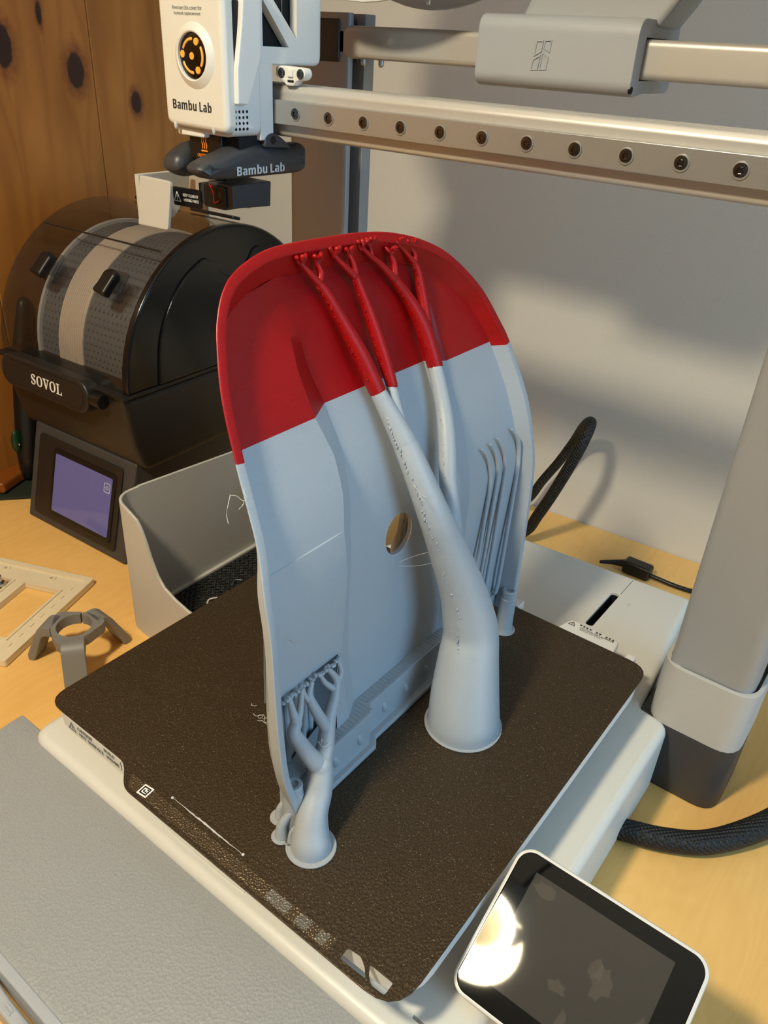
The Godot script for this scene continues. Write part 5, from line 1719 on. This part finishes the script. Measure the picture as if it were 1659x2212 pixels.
	for i in 30:
		for j in 22:
			var x := -0.2420 + j * 0.0050
			var z := -0.0120 - i * 0.0062
			if x < -0.236 and z > -0.028:
				continue
			blob(b, Transform3D(Basis.from_scale(Vector3(0.0019, 0.0010, 0.0027)), Vector3(x + (0.0 if i % 2 == 0 else 0.0025), -0.0836, z)), 6)
	var knobs := part("weave", b, M.woven_mat, wm)
	knobs.set_meta("kind", "stuff")
	var gr := [["curled grey scrap of filament lying on the woven mat", "hair", [[-0.2100, -0.0820, -0.0560, 0.0007], [-0.2140, -0.0800, -0.0620, 0.0007], [-0.2090, -0.0795, -0.0680, 0.0007], [-0.2030, -0.0810, -0.0620, 0.0007]]], ["long pale purge scrap at the plate's left edge above the bin", "brim", [[-0.1950, -0.0815, -0.0400, 0.0022], [-0.1880, -0.0800, -0.0520, 0.0018], [-0.1830, -0.0790, -0.0640, 0.0012], [-0.1850, -0.0780, -0.0800, 0.0011], [-0.1900, -0.0780, -0.0900, 0.0009]]], ["small red and pink purge scrap at the bin's inner edge", "red_filament", [[-0.1920, -0.0790, -0.0870, 0.0011], [-0.1930, -0.0775, -0.0940, 0.0014]]], ["stubby ivory scrap beside the red scrap in the bin", "ivory_plastic", [[-0.1935, -0.0780, -0.0960, 0.0012], [-0.1970, -0.0760, -0.1020, 0.0018]]], ["dark curl of filament lying deep in the bin on the woven mat", "charcoal_plastic", [[-0.2160, -0.0820, -0.0900, 0.0008], [-0.2190, -0.0805, -0.0960, 0.0008], [-0.2140, -0.0805, -0.1000, 0.0008]]]]
	for q in gr:
		var t := thing("filament_scrap", q[0], "scrap", Vector3(q[2][0][0], q[2][0][1], q[2][0][2]), "scraps in the bin")
		b = MB.new()
		tube(b, soft(q[2], 5), 8)
		part("strand", b, M[q[1]], t)
	# three-legged grey ring stand
	var r := thing("ring_stand", "small grey three-legged printed ring standing on the desk, left of the plate", "stand", Vector3(-0.235, DESK, 0.045))
	b = MB.new()
	var rc := Vector3(-0.2355, -0.0525, 0.0480)
	var outer := PackedVector2Array()
	for k in 72:
		var a := TAU * k / 72.0
		var bump := pow(maxf(0.0, cos(1.5 * (a - deg_to_rad(-58.0)))), 2.0) if false else pow(absf(cos(1.5 * (a - deg_to_rad(-62.0)))), 6.0)
		outer.append(Vector2((0.0165 + 0.0050 * bump) * cos(a), (0.0165 + 0.0050 * bump) * sin(a)))
	var split := PackedVector2Array([Vector2(-0.0007, 0.0), Vector2(0.0007, 0.0), Vector2(0.0007, 0.03), Vector2(-0.0007, 0.03)])
	var rot := Transform2D(deg_to_rad(34.0), Vector2.ZERO)
	var notch: PackedVector2Array = rot * split
	var ringp := []
	for q in cap_pieces(outer, [circle(0.0128, 48)]):
		ringp.append_array(scaled_bool(q, notch, false))
	for q in ringp:
		ext(b, q, 0.0085, 0.0, up_from(rc.x, rc.y - 0.0085, rc.z))
	part("ring", b, M.clip_grey, r)
	for tip in [Vector3(-0.2705, DESK, 0.0650), Vector3(-0.2345, DESK, 0.0085), Vector3(-0.2065, DESK, 0.0700)]:
		b = MB.new()
		var d := Vector3(tip.x - rc.x, 0, tip.z - rc.z).normalized()
		var side := Vector3(-d.z, 0, d.x)
		var far := Vector2(Vector2(tip.x, tip.z).distance_to(Vector2(rc.x, rc.z)), DESK)
		var prof := [Vector2(0.0150, rc.y), Vector2(0.0215, rc.y), Vector2(0.0260, rc.y - 0.0030), Vector2(far.x, DESK + 0.0050), Vector2(far.x - 0.0005, DESK + 0.0002), Vector2(far.x - 0.0055, DESK + 0.0002), Vector2(0.0235, rc.y - 0.0100), Vector2(0.0195, rc.y - 0.0085), Vector2(0.0150, rc.y - 0.0085)]
		ext(b, rpoly(prof, [0.0, 0.002, 0.004, 0.003, 0.001, 0.002, 0.004, 0.003, 0.0], 4), 0.0165, 0.0008, Transform3D(Basis(d, Vector3.UP, d.cross(Vector3.UP)), Vector3(rc.x, 0, rc.z) - d.cross(Vector3.UP) * 0.00825))
		part("leg", b, M.clip_grey, r)
	# upturned wall plate with three openings
	var wp := thing("wall_plate", "ivory three-opening wall plate lying face down on the desk at the left edge", "wall plate", Vector3(-0.36, DESK, 0.04))
	var wf := Transform3D(Basis(Vector3(-0.927, 0, 0.375), Vector3(-0.361, 0, -0.933), Vector3(0, 1, 0)), Vector3(-0.312, DESK + 0.0005, -0.0186))
	b = MB.new()
	var frame_out := rpoly([Vector2(0, 0), Vector2(0.1635, 0), Vector2(0.1635, -0.1143), Vector2(0, -0.1143)], 0.0025, 4)
	var holes := []
	for k in 3:
		var x0 := 0.0180 + 0.0460 * k
		holes.append(rpoly([Vector2(x0, -0.0240), Vector2(x0 + 0.0335, -0.0240), Vector2(x0 + 0.0335, -0.0905), Vector2(x0, -0.0905)], 0.001, 2))
		holes.append(circle(0.0014, 14, Vector2(x0 + 0.0168, -0.0105)))
		holes.append(circle(0.0014, 14, Vector2(x0 + 0.0168, -0.1040)))
	ext(b, frame_out, 0.0040, 0.0006, wf, holes)
	var pl := part("plate", b, M.ivory_plastic, wp)
	# raised edge and ribs of the plate's back
	b = MB.new()
	ext(b, frame_out, 0.0024, 0.0005, wf * at(0, 0, 0.0038), [rpoly([Vector2(0.0045, -0.0045), Vector2(0.159, -0.0045), Vector2(0.159, -0.1098), Vector2(0.0045, -0.1098)], 0.0018, 3)])
	part("back_rim", b, M.ivory_plastic, wp)
	for k in 3:
		var x0 := 0.0180 + 0.0460 * k
		b = MB.new()
		ext(b, rpoly([Vector2(x0 - 0.0020, -0.0220), Vector2(x0 + 0.0355, -0.0220), Vector2(x0 + 0.0355, -0.0925), Vector2(x0 - 0.0020, -0.0925)], 0.001, 2), 0.0014, 0.0003, wf * at(0, 0, 0.0038), [holes[k * 3]])
		part("opening_lip", b, M.ivory_plastic, wp)
		for y in [-0.0105, -0.1040]:
			b = MB.new()
			ext(b, circle(0.0034, 20, Vector2(x0 + 0.0168, y)), 0.0012, 0.0003, wf * at(0, 0, 0.0038), [circle(0.0014, 14, Vector2(x0 + 0.0168, y))])
			part("screw_boss", b, M.ivory_plastic, wp)
	for k in 7:
		b = MB.new()
		obox(b, wf * at(0.0110, -0.018 - 0.013 * k, 0.0043), Vector3(0.0022, 0.0050, 0.0010), 0.0002)
		part("back_rib", b, M.ivory_plastic, wp)
	for q in [[-0.3625, 0.0385, 0.0], [-0.3600, 0.0460, 0.7]]:
		var bt := thing("bolt", "small steel hex bolt standing on the ivory wall plate" if q[2] == 0.0 else "small pale bolt lying against the steel hex bolt", "bolt", Vector3(q[0], DESK + 0.006, q[1]), "bolts on the wall plate")
		b = MB.new()
		lathe(b, [Vector2(0.0, -0.0012), Vector2(0.0046, -0.0012), Vector2(0.0046, 0.0022), Vector2(0.0042, 0.0028), Vector2(0.0, 0.0028)], Transform3D(Basis(Vector3.UP, 0.3), Vector3(q[0], DESK + 0.0062, q[1])), 6)
		part("head", b, M.bright_steel if q[2] == 0.0 else M.white_plastic, bt)
		b = MB.new()
		tube(b, [[q[0], DESK + 0.0085, q[1], 0.0022], [q[0] + 0.0004, DESK + 0.0150, q[1], 0.0022], [q[0] + 0.0004, DESK + 0.0155, q[1], 0.0018]], 14)
		part("shank", b, M.bright_steel if q[2] == 0.0 else M.white_plastic, bt)
	# cutting mat and the things on it, at the left edge
	var cm := thing("cutting_mat", "dark olive cutting mat lying left of the dryer at the picture's edge", "mat", Vector3(-0.53, DESK, -0.10))
	b = MB.new()
	var e1 := Vector2(0.93, -0.37)
	var c0 := Vector2(-0.5000, -0.0500)
	slab(b, [c0 + Vector2(0.03, -0.03), c0 + Vector2(-0.020, 0.030), Vector2(-0.545, -0.02), Vector2(-0.545, -0.22), Vector2(-0.500, -0.22)], DESK, DESK + 0.003, 0.002, 0.0006)
	part("mat_sheet", b, M.mat_green, cm)
	var ob := thing("side_cutter", "black leaning tool with a green inset at the left edge, beside the dryer", "tool", Vector3(-0.50, DESK, -0.10))
	b = MB.new()
	tube(b, soft([[-0.5160, -0.0760, -0.0820, 0.0075], [-0.5160, -0.0500, -0.0880, 0.0125], [-0.5240, 0.0000, -0.1000, 0.0130], [-0.5330, 0.0500, -0.1100, 0.0105], [-0.5360, 0.0900, -0.1200, 0.008]], 5), 20)
	part("handle", b, M.black_plastic, ob)
	b = MB.new()
	blob(b, Transform3D(Basis.from_scale(Vector3(0.004, 0.013, 0.006)), Vector3(-0.5145, -0.0380, -0.0760)), 14)
	part("inset", b, M.device_green, ob)
	b = MB.new()
	blob(b, Transform3D(Basis.from_scale(Vector3(0.0016, 0.0016, 0.0010)), Vector3(-0.5090, -0.0390, -0.0745)), 10)
	part("rivet", b, M.bright_steel, ob)
	var am := thing("amber_case", "glossy amber plastic case on the cutting mat, half behind the black tool", "case", Vector3(-0.53, DESK + 0.003, -0.06))
	b = MB.new()
	obox(b, Transform3D(Basis(Vector3.UP, 0.4), Vector3(-0.5270, DESK + 0.010, -0.0640)), Vector3(0.03, 0.013, 0.05), 0.004, 0.003)
	part("shell", b, M.amber_plastic, am)
	# braided cables
	var cb := thing("braided_cable", "thick black braided cable lying on the desk at the right edge", "cable", Vector3(0.19, DESK, -0.10))
	b = MB.new()
	tube(b, soft([[0.0900, -0.0800, -0.0500, 0.0062], [0.1300, -0.0800, -0.0610, 0.0066], [0.1503, -0.0800, -0.0720, 0.0069], [0.1745, -0.0800, -0.0825, 0.0072], [0.1975, -0.0795, -0.0990, 0.0074], [0.2210, -0.0775, -0.1330, 0.0080], [0.2400, -0.0740, -0.1750, 0.0080], [0.2700, -0.0720, -0.2400, 0.0080]], 8), 24)
	part("sleeve", b, M.braid, cb)
	for q in [["black braided cable looping up behind the fender and down again by the wall", [[-0.0900, -0.0820, -0.3150, 0.0048], [-0.0700, -0.0790, -0.3250, 0.0050], [-0.0575, -0.0680, -0.3300, 0.0052], [-0.0503, -0.0500, -0.3300, 0.0054], [-0.0401, -0.0240, -0.3300, 0.0054], [-0.0294, 0.0080, -0.3310, 0.0054], [-0.0222, 0.0350, -0.3350, 0.0053], [-0.0240, 0.0490, -0.3500, 0.0052], [-0.0367, 0.0350, -0.3690, 0.0050], [-0.0497, 0.0094, -0.3840, 0.0048], [-0.0622, -0.0176, -0.3860, 0.0046], [-0.0757, -0.0436, -0.3860, 0.0046], [-0.0870, -0.0680, -0.3850, 0.0046], [-0.1050, -0.0820, -0.3820, 0.0046], [-0.1400, -0.0830, -0.3800, 0.0046]]]]:
		var t := thing("braided_cable", q[0], "cable", Vector3(q[1][0][0], DESK, q[1][0][2]))
		b = MB.new()
		tube(b, soft(q[1], 8), 18)
		part("sleeve", b, M.braid, t)
	var pc := thing("power_cord", "thin black power cord with an inline plug behind the printer base", "cord", Vector3(0.05, DESK, -0.36))
	b = MB.new()
	tube(b, soft([[0.0450, -0.0815, -0.3580, 0.0026], [0.0620, -0.0835, -0.3590, 0.0022], [0.1000, -0.0850, -0.3640, 0.0022], [0.1600, -0.0855, -0.3900, 0.0022], [0.2600, -0.0855, -0.4100, 0.0022]], 6), 12)
	part("cord", b, M.black_plastic, pc)
	b = MB.new()
	loaf(b, [Vector2(-0.3515, -0.0875), Vector2(-0.3515, -0.0745), Vector2(-0.3655, -0.0745), Vector2(-0.3655, -0.0875)], 0.0330, 0.0590, 0.003, 0.0025)
	part("plug_body", b, M.black_plastic, pc)
	b = MB.new()
	tube(b, soft([[0.0340, -0.0805, -0.3580, 0.0042], [0.0240, -0.0815, -0.3540, 0.0026], [0.0140, -0.0825, -0.3480, 0.0016]], 4), 12)
	part("strain_relief", b, M.black_plastic, pc)
